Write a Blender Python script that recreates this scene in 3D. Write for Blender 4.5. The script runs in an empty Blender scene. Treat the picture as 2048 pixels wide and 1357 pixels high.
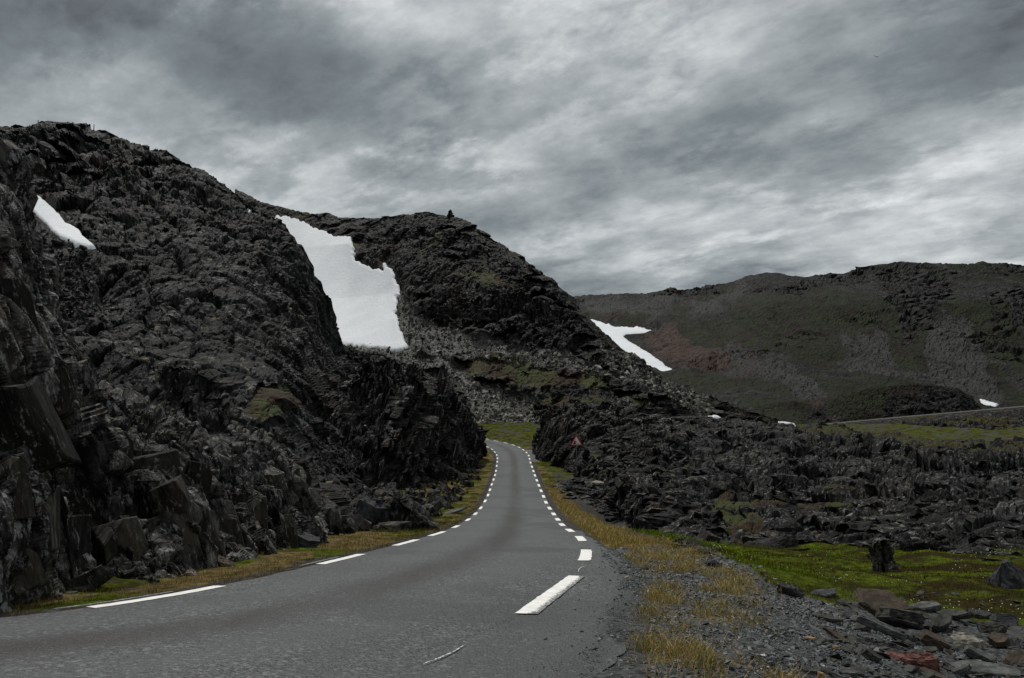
import bpy, bmesh, math, random
import numpy as np
from mathutils import Vector, Matrix, Euler

SC = bpy.context.scene
COL = SC.collection
R = math.radians

# ------------------------------------------------------------------ camera
FPX, HORIZON, CX, CY = 1536.0, 850.0, 1024.0, 678.5        # measured in the 2048 x 1357 photograph
TH = math.atan((HORIZON - CY) / FPX)
cam_d = bpy.data.cameras.new('camera')
cam_d.sensor_width = 36.0
cam_d.lens = 36.0 * FPX / 2048.0
cam_d.clip_start, cam_d.clip_end = 0.05, 20000.0
cam = bpy.data.objects.new('camera', cam_d)
COL.objects.link(cam)
cam.location = (0, 0, 0)                                     # eye level is z = 0; the road lies 1.3 m below
cam.rotation_euler = (R(90) + TH, 0, 0)
SC.camera = cam

# ------------------------------------------------------------------ node helper
def nd(t, typ, ins=None, **props):
    n = t.nodes.new(typ)
    for k, v in props.items():
        setattr(n, k, v)
    for k, v in (ins or {}).items():
        s = n.inputs[k]
        if isinstance(v, bpy.types.NodeSocket):
            t.links.new(v, s)
        else:
            s.default_value = v
    return n
def math_(t, op, a, b=0.0, c=0.0, clamp=False):
    n = nd(t, 'ShaderNodeMath', {0: a, 1: b, 2: c}, operation=op)
    n.use_clamp = clamp
    return n.outputs[0]
def ramp(t, v, a, b, c=0.0, d=1.0):
    n = nd(t, 'ShaderNodeMapRange', {0: v, 1: a, 2: b, 3: c, 4: d})
    n.interpolation_type = 'SMOOTHSTEP'
    return n.outputs[0]
def mixc(t, f, a, b, mode='MIX'):
    n = nd(t, 'ShaderNodeMix', data_type='RGBA', blend_type=mode)
    for k, v in ((0, f), (6, a), (7, b)):
        if isinstance(v, bpy.types.NodeSocket): t.links.new(v, n.inputs[k])
        else: n.inputs[k].default_value = v if k == 0 or len(v) == 4 else (*v, 1)
    return n.outputs[2]
def noise(t, vec, scale, detail=4, rough=0.55, dist=0.0):
    return nd(t, 'ShaderNodeTexNoise', {'Vector': vec, 'Scale': scale, 'Detail': detail, 'Roughness': rough, 'Distortion': dist}).outputs[0]
def vscale(t, vec, s):
    return nd(t, 'ShaderNodeVectorMath', {0: vec, 1: s}, operation='MULTIPLY').outputs[0]

# ------------------------------------------------------------------ sky and sun
ZOFF = 0.22
SUN_AZ, SUN_EL = R(-28), R(63)                               # azimuth from +Y, negative = to the left
w = bpy.data.worlds.new('World'); SC.world = w; w.use_nodes = True
t = w.node_tree; t.nodes.clear()
sky = nd(t, 'ShaderNodeTexSky', sky_type='NISHITA', sun_disc=False)
sky.sun_elevation = SUN_EL; sky.sun_rotation = SUN_AZ
d = nd(t, 'ShaderNodeTexCoord').outputs['Generated']
sx = nd(t, 'ShaderNodeSeparateXYZ', {0: d})
zz = math_(t, 'ADD', math_(t, 'MAXIMUM', sx.outputs[2], 0.0), ZOFF)
u = math_(t, 'DIVIDE', sx.outputs[0], zz); v = math_(t, 'DIVIDE', sx.outputs[1], zz)
pl = nd(t, 'ShaderNodeCombineXYZ', {0: u, 1: v, 2: 0.0}).outputs[0]   # a flat cloud deck seen from below
rot = nd(t, 'ShaderNodeVectorRotate', {'Vector': pl, 'Angle': R(38)}, rotation_type='Z_AXIS').outputs[0]
st = vscale(t, rot, (0.75, 1.1, 1.0))
big = noise(t, nd(t, 'ShaderNodeVectorMath', {0: st, 1: (3.1, 0.4, 0)}, operation='ADD').outputs[0], 1.25, 7, 0.56, 0.15)
mid = noise(t, vscale(t, rot, (1.0, 1.2, 1)), 3.0, 10, 0.60, 0.0)
fine = noise(t, vscale(t, rot, (0.9, 1.3, 1)), 8.0, 10, 0.66, 0.0)
def blob(x0, y0, ru, rv, ang=0.0):                            # a thicker or thinner bank of the deck
    o = nd(t, 'ShaderNodeVectorMath', {0: pl, 1: (-x0, -y0, 0)}, operation='ADD').outputs[0]
    o = nd(t, 'ShaderNodeVectorRotate', {'Vector': o, 'Angle': ang}, rotation_type='Z_AXIS').outputs[0]
    o = vscale(t, o, (1 / ru, 1 / rv, 1))
    l = nd(t, 'ShaderNodeVectorMath', {0: o}, operation='LENGTH').outputs['Value']
    return ramp(t, l, 1.0, 0.0)
def sky_uv(px, py):
    yc = (CY - py) / FPX; x = (px - CX) / FPX
    vy, vz = math.cos(TH) - math.sin(TH) * yc, math.sin(TH) + math.cos(TH) * yc
    n = math.sqrt(x * x + vy * vy + vz * vz)
    return x / n / (vz / n + ZOFF), vy / n / (vz / n + ZOFF)
val = math_(t, 'ADD', math_(t, 'MULTIPLY', math_(t, 'SUBTRACT', big, 0.5), 1.15), 0.55)
val = math_(t, 'ADD', val, math_(t, 'MULTIPLY', math_(t, 'SUBTRACT', mid, 0.5), 0.86))
val = math_(t, 'ADD', val, math_(t, 'MULTIPLY', math_(t, 'SUBTRACT', fine, 0.5), 0.34))
BLOBS = [(330, 190, 0.75, 0.5, -0.12, 0), (30, 40, 0.6, 0.5, -0.14, 0), (700, 190, .35, .25, -0.2, 0), (1250, 330, 1.1, 0.22, -0.24, 0.72),
         (1850, 130, .5, .35, -0.10, .5), (820, 90, .35, .4, 0.15, 0), (1180, 120, .4, .3, .10, 0), (1350, 470, 1.3, .7, .07, .2), (500, 320, .8, .35, .08, 0),
         (1980, 330, .6, .6, .02, 0)]
for px, py, ru, rv, amt, an in BLOBS:
    x0, y0 = sky_uv(px, py)
    val = math_(t, 'ADD', val, math_(t, 'MULTIPLY', blob(x0, y0, ru * 1.1, rv * 1.1, an), amt))
low = ramp(t, noise(t, nd(t, 'ShaderNodeVectorMath', {0: vscale(t, rot, (0.8, 1.25, 1)), 1: (7.3, 2.1, 0)}, operation='ADD').outputs[0], 2.1, 10, 0.60, 0.1), 0.50, 0.60)      # lower, darker scud with firmer edges
val = math_(t, 'SUBTRACT', val, math_(t, 'MULTIPLY', low, 0.15))
brk = ramp(t, noise(t, nd(t, 'ShaderNodeVectorMath', {0: vscale(t, rot, (0.9, 1.2, 1)), 1: (1.7, 9.4, 0)}, operation='ADD').outputs[0], 2.6, 10, 0.62, 0.1), 0.55, 0.70)      # thin bright breaks
val = math_(t, 'ADD', math_(t, 'ADD', val, 0.05), math_(t, 'MULTIPLY', brk, 0.20))
cr = nd(t, 'ShaderNodeValToRGB', {0: val}); e = cr.color_ramp
e.elements[0].position = 0.10; e.elements[0].color = (0.090, 0.100, 0.108, 1)
e.elements[1].position = 0.90; e.elements[1].color = (0.62, 0.64, 0.65, 1)
for p_, c_ in ((0.36, (0.162, 0.187, 0.199, 1)), (0.58, (0.298, 0.323, 0.334, 1))):
    q = e.elements.new(p_); q.color = c_
cl = mixc(t, 1.0, cr.outputs[0], (10, 10, 10, 1), 'MULTIPLY')
blue = mixc(t, 1.0, sky.outputs[0], (0.6, 0.6, 0.6, 1), 'MULTIPLY')
full = mixc(t, 0.96, blue, cl)
bg = nd(t, 'ShaderNodeBackground', {0: full, 1: 0.10})
nd(t, 'ShaderNodeOutputWorld', {0: bg.outputs[0]})

sl = bpy.data.lights.new('sun', 'SUN'); sl.energy = 2.3; sl.angle = R(10); sl.color = (1.0, 0.965, 0.92)
so = bpy.data.objects.new('sun', sl); COL.objects.link(so)
so.rotation_euler = Vector((math.sin(SUN_AZ) * math.cos(SUN_EL), math.cos(SUN_AZ) * math.cos(SUN_EL), math.sin(SUN_EL))).to_track_quat('Z', 'Y').to_euler()
vs = SC.view_settings
vs.view_transform = 'Standard'; vs.look = 'None'; vs.gamma = 1.0; vs.exposure = 0.32; vs.use_curve_mapping = False
SC.cycles.max_bounces = 4; SC.cycles.diffuse_bounces = 2

# ------------------------------------------------------------------ helpers
rng = np.random.default_rng(11)
random.seed(5)
def smooth01(x): x = np.clip(x, 0, 1); return x * x * (3 - 2 * x)
def P(px, py, Y):
    px, py, Y = np.broadcast_arrays(np.asarray(px, float), np.asarray(py, float), np.asarray(Y, float))
    xc = (px - CX) / FPX; yc = (CY - py) / FPX
    ry = math.cos(TH) - math.sin(TH) * yc; rz = math.sin(TH) + math.cos(TH) * yc
    return np.stack([xc / ry * Y, Y, rz / ry * Y], -1)
def hsh(ix, iy, iz, s):
    h = (ix.astype(np.uint32) * np.uint32(374761393)) ^ (iy.astype(np.uint32) * np.uint32(668265263)) ^ (iz.astype(np.uint32) * np.uint32(2246822519)) ^ np.uint32((s * 3266489917 + 97) & 0xffffffff)
    h = (h ^ (h >> np.uint32(15))) * np.uint32(2246822519)
    h = (h ^ (h >> np.uint32(13))) * np.uint32(3266489917)
    return h ^ (h >> np.uint32(16))
def h01(h): return (h & np.uint32(0xffffff)).astype(np.float32) / 16777215.0
def vnoise(p, s=0):
    f = np.floor(p); i = f.astype(np.int64); q = (p - f).astype(np.float32); q = q * q * q * (q * (q * 6 - 15) + 10)
    r = 0
    for a in (0, 1):
        wa = q[..., 0] if a else 1 - q[..., 0]
        for b in (0, 1):
            wb = q[..., 1] if b else 1 - q[..., 1]
            for c in (0, 1):
                wc = q[..., 2] if c else 1 - q[..., 2]
                r = r + wa * wb * wc * h01(hsh(i[..., 0] + a, i[..., 1] + b, i[..., 2] + c, s))
    return r * 2 - 1
def fbm(p, sc, o=4, s=0, g=0.5, ridged=False):
    p = np.asarray(p, float) / sc; r = 0; a = 1.0; n = 0
    for k in range(o):
        x = vnoise(p, s + k * 7)
        if ridged: x = 1 - 2 * np.abs(x)
        r = r + a * x; n += a; a *= g; p = p * 2.03 + 11.3
    return r / n
def worley(p, s=0):
    f = np.floor(p); i = f.astype(np.int64)
    q = (p - f).astype(np.float32)
    F1 = np.full(p.shape[:-1], 9.0, np.float32); F2 = F1.copy(); ID = np.zeros(p.shape[:-1], np.uint32); D = np.zeros(p.shape, np.float32)
    for a in (-1, 0, 1):
        for b in (-1, 0, 1):
            for c in (-1, 0, 1):
                h = hsh(i[..., 0] + a, i[..., 1] + b, i[..., 2] + c, s)
                dx = q[..., 0] - a - (h & np.uint32(1023)).astype(np.float32) / 1023
                dy = q[..., 1] - b - ((h >> np.uint32(10)) & np.uint32(1023)).astype(np.float32) / 1023
                dz = q[..., 2] - c - ((h >> np.uint32(20)) & np.uint32(1023)).astype(np.float32) / 1023
                dd = np.sqrt(dx * dx + dy * dy + dz * dz)
                m = dd < F1
                F2 = np.where(m, F1, np.minimum(F2, dd)); F1 = np.where(m, dd, F1); ID = np.where(m, h, ID)
                D[..., 0] = np.where(m, dx, D[..., 0]); D[..., 1] = np.where(m, dy, D[..., 1]); D[..., 2] = np.where(m, dz, D[..., 2])
    return F1, F2, ID, D
def rotm(rx, ry, rz): return np.array(Euler((R(rx), R(ry), R(rz))).to_matrix())
def facet(p, size, s, stretch=(1, 1, 1), rot=None, crev=0.5, tilt=0.75):
    """blocky broken rock: each cell stands proud by its own amount, with a slanting face and a crack round it"""
    q = p @ rot if rot is not None else p
    q = q / (np.array(stretch) * size)
    q = q + 0.22 * np.stack([vnoise(q * 1.7, s + 1), vnoise(q * 1.7, s + 2), vnoise(q * 1.7, s + 3)], -1)
    F1, F2, ID, D = worley(q, s)
    r = h01(ID * np.uint32(2654435761)); g = np.stack([h01(ID * np.uint32(k)) for k in (2246822519, 3266489917, 668265263)], -1) * 2 - 1
    h = (r - 0.5) + tilt * (g * D).sum(-1) * 0.9
    h = h - crev * (1 - smooth01((F2 - F1) / 0.16))
    return h, r
def terrace(V, N, H, s, warp=0.9, col=0.8, k=0.8, cap=1.7, dip=0.0, fixed=None):
    """cliff bands and ledges: the slope steps outwards as it climbs, then falls back to a ledge"""
    nh = N * np.array([1, 1, 0.0]); L = np.linalg.norm(nh, axis=-1)
    _, r = facet(V, H * col, s + 5, (1, 1, 6), None, 0, 0)
    zz_ = V[..., 2] * math.cos(R(dip)) - V[..., 0] * math.sin(R(dip))
    ph = zz_ / H + warp * fbm(V * np.array([1, 1, 0.3]), H * 2.4, 3, s) + 1.1 * r
    fr = ph - np.floor(ph)
    pr = np.where(fr < 0.82, fr / 0.82, (1 - fr) / 0.18) - 0.5
    amp = H * np.clip(np.abs(N[..., 2]) / (L + 1e-3), 0.15, cap) * k * smooth01(0.55 + 1.5 * fbm(V, H * 4, 3, s + 9))
    if fixed is not None: amp = fixed * smooth01(0.6 + 1.2 * fbm(V, H * 4, 3, s + 9))
    return nh / (L[..., None] + 1e-3) * (pr * amp)[..., None], r
def dens_px(rows, step, dmax):
    """columns close enough both across the view and along the rock"""
    a = np.array(rows[len(rows) // 2], float); x = np.linspace(a[0, 0], a[-1, 0], 4000); y = np.interp(x, a[:, 0], a[:, 1]); Y = np.interp(x, a[:, 0], a[:, 2])
    p = P(x, y, Y); d = np.r_[0, np.linalg.norm(np.diff(p[:, :2], axis=0), axis=1)] / dmax + np.r_[0, np.diff(x)] / step
    c = np.cumsum(d); return np.interp(np.arange(0, c[-1], 1.0), c, x)
def sdpoly(px, py, poly):
    """signed distance to a polygon outline, negative inside"""
    x = px.ravel(); y = py.ravel(); best = np.full(x.shape, 1e9); ins = np.zeros(x.shape, bool)
    n = len(poly)
    for k in range(n):
        ax, ay = poly[k]; bx, by = poly[(k + 1) % n]
        ex, ey = bx - ax, by - ay; wx, wy = x - ax, y - ay
        tt = np.clip((wx * ex + wy * ey) / (ex * ex + ey * ey + 1e-9), 0, 1)
        best = np.minimum(best, (wx - tt * ex) ** 2 + (wy - tt * ey) ** 2)
        c = ((ay > y) != (by > y)) & (x < (bx - ax) * (y - ay) / (by - ay + 1e-12) + ax)
        ins ^= c
    return (np.sqrt(best) * np.where(ins, -1, 1)).reshape(px.shape)
def pmask(px, py, polys, soft=14, wob=16, sc=40, s=3):
    pp = np.stack([px, py, px * 0], -1)
    wv = fbm(pp, sc, 4, s) * wob
    m = np.zeros(px.shape)
    for poly in polys: m = np.maximum(m, smooth01(0.5 - (sdpoly(px, py, poly) + wv) / soft))
    return m

def mesh_obj(name, V, F, mat, parent=None, smooth=False, attr=None, nper=4):
    V = np.ascontiguousarray(V, np.float32).reshape(-1, 3); F = np.ascontiguousarray(F, np.int32)
    m = bpy.data.meshes.new(name)
    nf = F.shape[0]; k = F.shape[1]
    m.vertices.add(len(V)); m.vertices.foreach_set('co', V.ravel())
    m.loops.add(nf * k); m.loops.foreach_set('vertex_index', F.ravel())
    m.polygons.add(nf); m.polygons.foreach_set('loop_start', np.arange(0, nf * k, k, dtype=np.int32))
    m.polygons.foreach_set('use_smooth', np.full(nf, smooth))
    for an, av in (attr or {}).items():
        a = m.attributes.new(an, 'FLOAT_COLOR', 'POINT')
        av = np.asarray(av, np.float32).reshape(len(V), -1)
        if av.shape[1] == 3: av = np.concatenate([av, np.ones((len(V), 1), np.float32)], 1)
        a.data.foreach_set('color', np.ascontiguousarray(av).ravel())
    m.update(calc_edges=True); m.validate()
    m.materials.append(mat)
    o = bpy.data.objects.new(name, m); COL.objects.link(o)
    if parent: o.parent = parent
    return o
def grid_faces(nv, nu, keep=None):
    i = np.arange(nv * nu).reshape(nv, nu)
    F = np.stack([i[:-1, :-1], i[:-1, 1:], i[1:, 1:], i[1:, :-1]], -1).reshape(-1, 4)
    return F if keep is None else F[keep[F].all(1)]
def tag(o, label=None, cat=None, group=None, kind=None):
    if label: o['label'] = label
    if cat: o['category'] = cat
    if group: o['group'] = group
    if kind: o['kind'] = kind
    return o
def empty(name, loc=(0, 0, 0)):
    o = bpy.data.objects.new(name, None); COL.objects.link(o); o.location = loc; o.empty_display_size = 0.2
    return o

# ------------------------------------------------------------------ materials
def newmat(name):
    m = bpy.data.materials.new(name); m.use_nodes = True; t = m.node_tree; t.nodes.clear()
    b = nd(t, 'ShaderNodeBsdfPrincipled'); nd(t, 'ShaderNodeOutputMaterial', {0: b.outputs[0]})
    return m, t, b
def bump(t, b, h, dist, strength=1.0):
    n = nd(t, 'ShaderNodeBump', {'Height': h, 'Distance': dist, 'Strength': strength}); t.links.new(n.outputs[0], b.inputs['Normal'])
def rock_mat(name, s, dark=(0.026, 0.027, 0.029), mid=(0.060, 0.060, 0.062), warm=(0.062, 0.047, 0.036), scree=(0.090, 0.089, 0.086),
             soil=(0.085, 0.045, 0.030), moss=(0.050, 0.046, 0.010), lichen=0.5, streak=(1, 1, 0.3), mossbias=0.0, gloss=0.55, tilt=0.0, lstreak=(1, 1, 0.6), tone=1.0, lcov=0.0, bk=1.0):
    """s = size in metres of the finest blotches that show"""
    m, t, b = newmat(name)
    co = nd(t, 'ShaderNodeTexCoord').outputs['Object']
    at = nd(t, 'ShaderNodeAttribute', attribute_name='mask'); sp = nd(t, 'ShaderNodeSeparateColor', {0: at.outputs['Color']})
    nrm = nd(t, 'ShaderNodeSeparateXYZ', {0: nd(t, 'ShaderNodeNewGeometry').outputs['Normal']}).outputs[2]
    dark, mid, warm, scree = [tuple(x * tone * 0.40 for x in q) for q in (dark, mid, warm, scree)]
    ct = nd(t, 'ShaderNodeVectorRotate', {'Vector': co, 'Angle': R(tilt)}, rotation_type='Y_AXIS').outputs[0]
    n1 = noise(t, co, 0.035 / s, 5, 0.6); n2 = noise(t, vscale(t, ct, streak), 0.4 / s, 6, 0.65); n3 = noise(t, co, 1.1 / s, 4, 0.7)
    c = mixc(t, ramp(t, n2, 0.40, 0.66), tuple(x * 0.34 for x in dark), tuple(x * 1.7 * k_ for x, k_ in zip(mid, (1.03, 1.0, 0.93))))
    c = mixc(t, math_(t, 'MULTIPLY', ramp(t, n1, 0.5, 0.66), 0.75), c, warm)
    blk = ramp(t, at.outputs['Alpha'], 0.12, 0.88, 0.28, 1.75)                       # every block has its own tone
    c = mixc(t, 1.0, c, nd(t, 'ShaderNodeCombineColor', {0: blk, 1: blk, 2: blk}).outputs[0], 'MULTIPLY')
    l1 = ramp(t, noise(t, vscale(t, ct, lstreak), 0.75 / s, 7, 0.75), 0.53 - lcov, 0.62 - lcov); l2 = ramp(t, noise(t, co, 0.09 / s, 3), 0.40 - lcov, 0.58 - lcov)
    c = mixc(t, math_(t, 'MULTIPLY', math_(t, 'MULTIPLY', l1, l2), lichen), c, (0.23, 0.227, 0.215))
    yl = ramp(t, noise(t, co, 0.3 / s, 5, 0.7), 0.60, 0.68)
    c = mixc(t, math_(t, 'MULTIPLY', math_(t, 'MULTIPLY', yl, ramp(t, nrm, 0.45, 0.8)), lichen * 0.7), c, (0.20, 0.17, 0.085))
    sc_c = mixc(t, ramp(t, n3, 0.3, 0.7), tuple(x * 0.45 for x in scree), tuple(x * 1.45 for x in scree))
    c = mixc(t, sp.outputs[1], c, sc_c)
    so_c = mixc(t, ramp(t, n3, 0.35, 0.65), tuple(x * 0.6 for x in soil), tuple(x * 1.3 for x in soil))
    c = mixc(t, math_(t, 'MULTIPLY', sp.outputs[2], ramp(t, n2, 0.3, 0.55)), c, so_c)
    mm = mixc(t, ramp(t, noise(t, co, 0.5 / s, 4), 0.4, 0.62), moss, (moss[0] * 0.75, moss[1] * 1.12, moss[2]))
    mm = mixc(t, ramp(t, noise(t, co, 0.10 / s, 3), 0.48, 0.58), mm, (moss[0] * 0.7, moss[1] * 0.45, moss[2] * 0.8))
    mf = math_(t, 'ADD', math_(t, 'MULTIPLY', sp.outputs[0], 1.2), math_(t, 'ADD', math_(t, 'MULTIPLY', math_(t, 'SUBTRACT', nrm, 0.72), 1.3), mossbias))
    mf = math_(t, 'ADD', mf, math_(t, 'MULTIPLY', math_(t, 'SUBTRACT', n3, 0.5), 1.3))
    c = mixc(t, ramp(t, mf, 0.42, 0.66), c, mm)
    t.links.new(c, b.inputs['Base Color'])
    b.inputs['Roughness'].default_value = gloss + 0.2; b.inputs['Specular IOR Level'].default_value = 0.10
    hh = math_(t, 'ADD', noise(t, vscale(t, ct, streak), 0.8 / s, 8, 0.68), math_(t, 'MULTIPLY', n3, 0.6))
    ck = nd(t, 'ShaderNodeTexVoronoi', {'Vector': nd(t, 'ShaderNodeVectorMath', {0: vscale(t, ct, (streak[0], streak[1], streak[2] * 0.7)), 1: vscale(t, nd(t, 'ShaderNodeTexNoise', {'Vector': co, 'Scale': 0.3 / s, 'Detail': 4.0}).outputs['Color'], (0.9 * s,) * 3)}, operation='ADD').outputs[0], 'Scale': 0.26 / s}, feature='DISTANCE_TO_EDGE').outputs['Distance']
    hh = math_(t, 'ADD', hh, math_(t, 'MULTIPLY', ramp(t, ck, 0.0, 0.06), 0.55))
    bump(t, b, hh, 0.9 * s * bk, 0.8)
    return m
M_far = rock_mat('far_hill_rock', 1.3, dark=(0.026, 0.026, 0.027), mid=(0.055, 0.054, 0.055), moss=(0.012, 0.0135, 0.003), mossbias=-0.16, lichen=0.3, scree=(0.185, 0.180, 0.172), tone=0.5)
M_knob = rock_mat('knob_rock', 0.7, mossbias=-0.16, lichen=0.5, streak=(1, 1, 0.22), tone=0.62, bk=0.65, moss=(0.042, 0.037, 0.010), scree=(0.50, 0.485, 0.44))
M_left = rock_mat('left_hill_rock', 0.42, mossbias=-0.2, lichen=0.7, streak=(1, 1, 0.4), tone=0.68, tilt=12, moss=(0.040, 0.036, 0.010), bk=0.5)
M_cut = rock_mat('cutting_rock', 0.075, dark=(0.022, 0.022, 0.023), mid=(0.050, 0.049, 0.047), warm=(0.052, 0.043, 0.032), mossbias=-0.15, lichen=1.0, streak=(1, 1, 0.45), tone=1.6, lstreak=(1, 1, 0.35), tilt=22, lcov=0.02, bk=0.5)
M_face = rock_mat('slab_face_rock', 0.09, dark=(0.045, 0.043, 0.038), mid=(0.052, 0.050, 0.044), warm=(0.058, 0.046, 0.034), mossbias=-0.4, lichen=0.8, streak=(1, 1, 0.5), tone=1.25, bk=0.22, lcov=-0.02)
M_but = rock_mat('buttress_rock', 0.22, dark=(0.018, 0.018, 0.019), mid=(0.042, 0.041, 0.041), warm=(0.055, 0.040, 0.030), mossbias=-0.2, lichen=1.0, tone=1.15, streak=(1, 1, 0.14), tilt=-16, lstreak=(1, 1, 0.09), lcov=0.0, bk=0.55)
M_out = rock_mat('outcrop_rock', 0.15, mossbias=-0.16, lichen=0.85, streak=(1, 1, 0.4), tilt=-24, tone=0.62, bk=0.5, moss=(0.036, 0.034, 0.008))

def stone_mat(name, col, s=0.05, vary=0.5, lich=0.25, rough=0.75):
    m, t, b = newmat(name)
    co = nd(t, 'ShaderNodeTexCoord').outputs['Object']
    oi = nd(t, 'ShaderNodeAttribute', attribute_name='mask').outputs['Alpha']
    a = mixc(t, ramp(t, noise(t, co, 0.5 / s, 6, 0.65), 0.35, 0.68), tuple(x * (1 - vary) for x in col), tuple(x * (1 + vary) for x in col))
    a = mixc(t, math_(t, 'MULTIPLY', ramp(t, noise(t, co, 0.9 / s, 6, 0.75), 0.58, 0.68), lich), a, (0.26, 0.25, 0.23))
    t.links.new(a, b.inputs['Base Color']); b.inputs['Roughness'].default_value = rough; b.inputs['Specular IOR Level'].default_value = 0.15
    bump(t, b, noise(t, co, 1.0 / s, 7, 0.7), 0.25 * s, 0.8)
    return m
M_slate = stone_mat('slate_stone', (0.040, 0.040, 0.035)); M_brown = stone_mat('brown_slab', (0.062, 0.048, 0.035), 0.06, 0.35, 0.15)
M_grey = stone_mat('grey_slab', (0.068, 0.071, 0.068), 0.05, 0.5, 0.5); M_red = stone_mat('red_stone', (0.105, 0.045, 0.036), 0.03, 0.6, 0.0)
M_ochre = stone_mat('ochre_stone', (0.27, 0.17, 0.085), 0.04, 0.35, 0.2); M_pale = stone_mat('pale_stone', (0.23, 0.21, 0.175), 0.05, 0.45, 0.5)
M_dark = stone_mat('dark_stone', (0.036, 0.036, 0.038), 0.05, 0.4, 0.4)

m, t, b = newmat('snow'); M_snow = m
co = nd(t, 'ShaderNodeTexCoord').outputs['Object']
c = mixc(t, ramp(t, noise(t, co, 0.06, 6, 0.6), 0.35, 0.75), (0.60, 0.62, 0.64), (0.70, 0.715, 0.73))
c = mixc(t, math_(t, 'MULTIPLY', ramp(t, noise(t, vscale(t, co, (1, 1, 2.5)), 0.5, 6, 0.7), 0.56, 0.74), 0.35), c, (0.42, 0.40, 0.36))
t.links.new(c, b.inputs['Base Color']); b.inputs['Roughness'].default_value = 0.75; b.inputs['Specular IOR Level'].default_value = 0.2
bump(t, b, noise(t, co, 0.9, 6, 0.6), 0.35, 0.6)

def color_mat(name, rough=0.85, spec=0.2, s=0.02, bumpd=0.0, transl=False):
    """surface whose tone is carried by the 'tone' attribute of the thing itself (grass blades, pebbles)"""
    m, t, b = newmat(name)
    a = nd(t, 'ShaderNodeAttribute', attribute_name='tone').outputs['Color']
    co = nd(t, 'ShaderNodeTexCoord').outputs['Object']
    f = ramp(t, noise(t, co, 1 / s, 3, 0.6), 0.3, 0.7, 0.75, 1.25)
    c = mixc(t, 1.0, a, nd(t, 'ShaderNodeCombineColor', {0: f, 1: f, 2: f}).outputs[0], 'MULTIPLY')
    t.links.new(c, b.inputs['Base Color']); b.inputs['Roughness'].default_value = rough; b.inputs['Specular IOR Level'].default_value = spec
    return m
M_grass = color_mat('grass_blade', 1.0, 0.0); M_pebble = color_mat('pebble', 0.7, 0.3)

# road: lateral position u (0 left line .. 1 right line) in 'lane'
def road_mat():
    m, t, b = newmat('asphalt')
    co = nd(t, 'ShaderNodeTexCoord').outputs['Object']
    la = nd(t, 'ShaderNodeSeparateColor', {0: nd(t, 'ShaderNodeAttribute', attribute_name='lane').outputs['Color']})
    vo = nd(t, 'ShaderNodeTexVoronoi', {'Vector': co, 'Scale': 44.0, 'Randomness': 1.0})
    ch = nd(t, 'ShaderNodeSeparateColor', {0: vo.outputs['Color']}).outputs[0]
    vo2 = nd(t, 'ShaderNodeTexVoronoi', {'Vector': co, 'Scale': 31.0, 'Randomness': 1.0}); ch2 = nd(t, 'ShaderNodeSeparateColor', {0: vo2.outputs['Color']}).outputs[1]
    c = mixc(t, math_(t, 'POWER', ch, 1.8), (0.012, 0.014, 0.015), (0.190, 0.212, 0.210))
    c = mixc(t, math_(t, 'MULTIPLY', ramp(t, ch2, 0.88, 0.95), 0.65), c, (0.30, 0.31, 0.30))
    c = mixc(t, ramp(t, noise(t, co, 0.55, 5, 0.6), 0.38, 0.66, 0.0, 0.5), c, (0.050, 0.053, 0.054))
    wob = math_(t, 'MULTIPLY', math_(t, 'SUBTRACT', noise(t, co, 0.35, 3), 0.5), 0.10)
    uu = math_(t, 'ADD', la.outputs[0], wob)
    cen = math_(t, 'SUBTRACT', 1.0, ramp(t, math_(t, 'ABSOLUTE', math_(t, 'SUBTRACT', uu, 0.50)), 0.02, 0.17))   # oil-dark crown between the wheel tracks
    cen = math_(t, 'MULTIPLY', cen, ramp(t, noise(t, vscale(t, co, (0.6, 0.06, 0.1)), 1.6, 4), 0.3, 0.6, 0.5, 0.95))
    c = mixc(t, cen, c, (0.026, 0.022, 0.020))
    for u0 in (0.24, 0.76):
        tr = math_(t, 'SUBTRACT', 1.0, ramp(t, math_(t, 'ABSOLUTE', math_(t, 'SUBTRACT', uu, u0)), 0.03, 0.15))
        c = mixc(t, math_(t, 'MULTIPLY', tr, ramp(t, noise(t, vscale(t, co, (0.5, 0.12, 0.1)), 1.3, 5), 0.3, 0.65, 0.2, 0.6)), c, (0.095, 0.108, 0.108))
    pt = ramp(t, noise(t, co, 0.23, 3, 0.5), 0.52, 0.60)
    c = mixc(t, math_(t, 'MULTIPLY', pt, 0.5), c, (0.036, 0.036, 0.040))
    c = mixc(t, 0.36, c, (0.0, 0.0, 0.0))
    edge = ramp(t, la.outputs[1], 0.0, 0.7)
    c = mixc(t, math_(t, 'MULTIPLY', edge, ramp(t, noise(t, co, 9.0, 5, 0.7), 0.35, 0.6, 0.3, 0.95)), c, (0.040, 0.041, 0.042))
    t.links.new(c, b.inputs['Base Color'])
    t.links.new(ramp(t, ch, 0, 1, 0.5, 0.8), b.inputs['Roughness']); b.inputs['Specular IOR Level'].default_value = 0.42
    bump(t, b, math_(t, 'ADD', vo.outputs['Distance'], math_(t, 'MULTIPLY', noise(t, co, 30, 4), 0.6)), -0.010, 0.8)
    return m
M_road = road_mat()
m, t, b = newmat('road_paint'); M_paint = m
co = nd(t, 'ShaderNodeTexCoord').outputs['Object']
wr = nd(t, 'ShaderNodeSeparateColor', {0: nd(t, 'ShaderNodeAttribute', attribute_name='wear').outputs['Color']}).outputs[0]
k = math_(t, 'ADD', math_(t, 'MULTIPLY', wr, 1.15), math_(t, 'MULTIPLY', math_(t, 'SUBTRACT', noise(t, co, 34, 6, 0.7), 0.5), 1.9))
c = mixc(t, ramp(t, noise(t, co, 7, 4), 0.3, 0.7), (0.66, 0.65, 0.61), (0.80, 0.79, 0.76))
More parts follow.
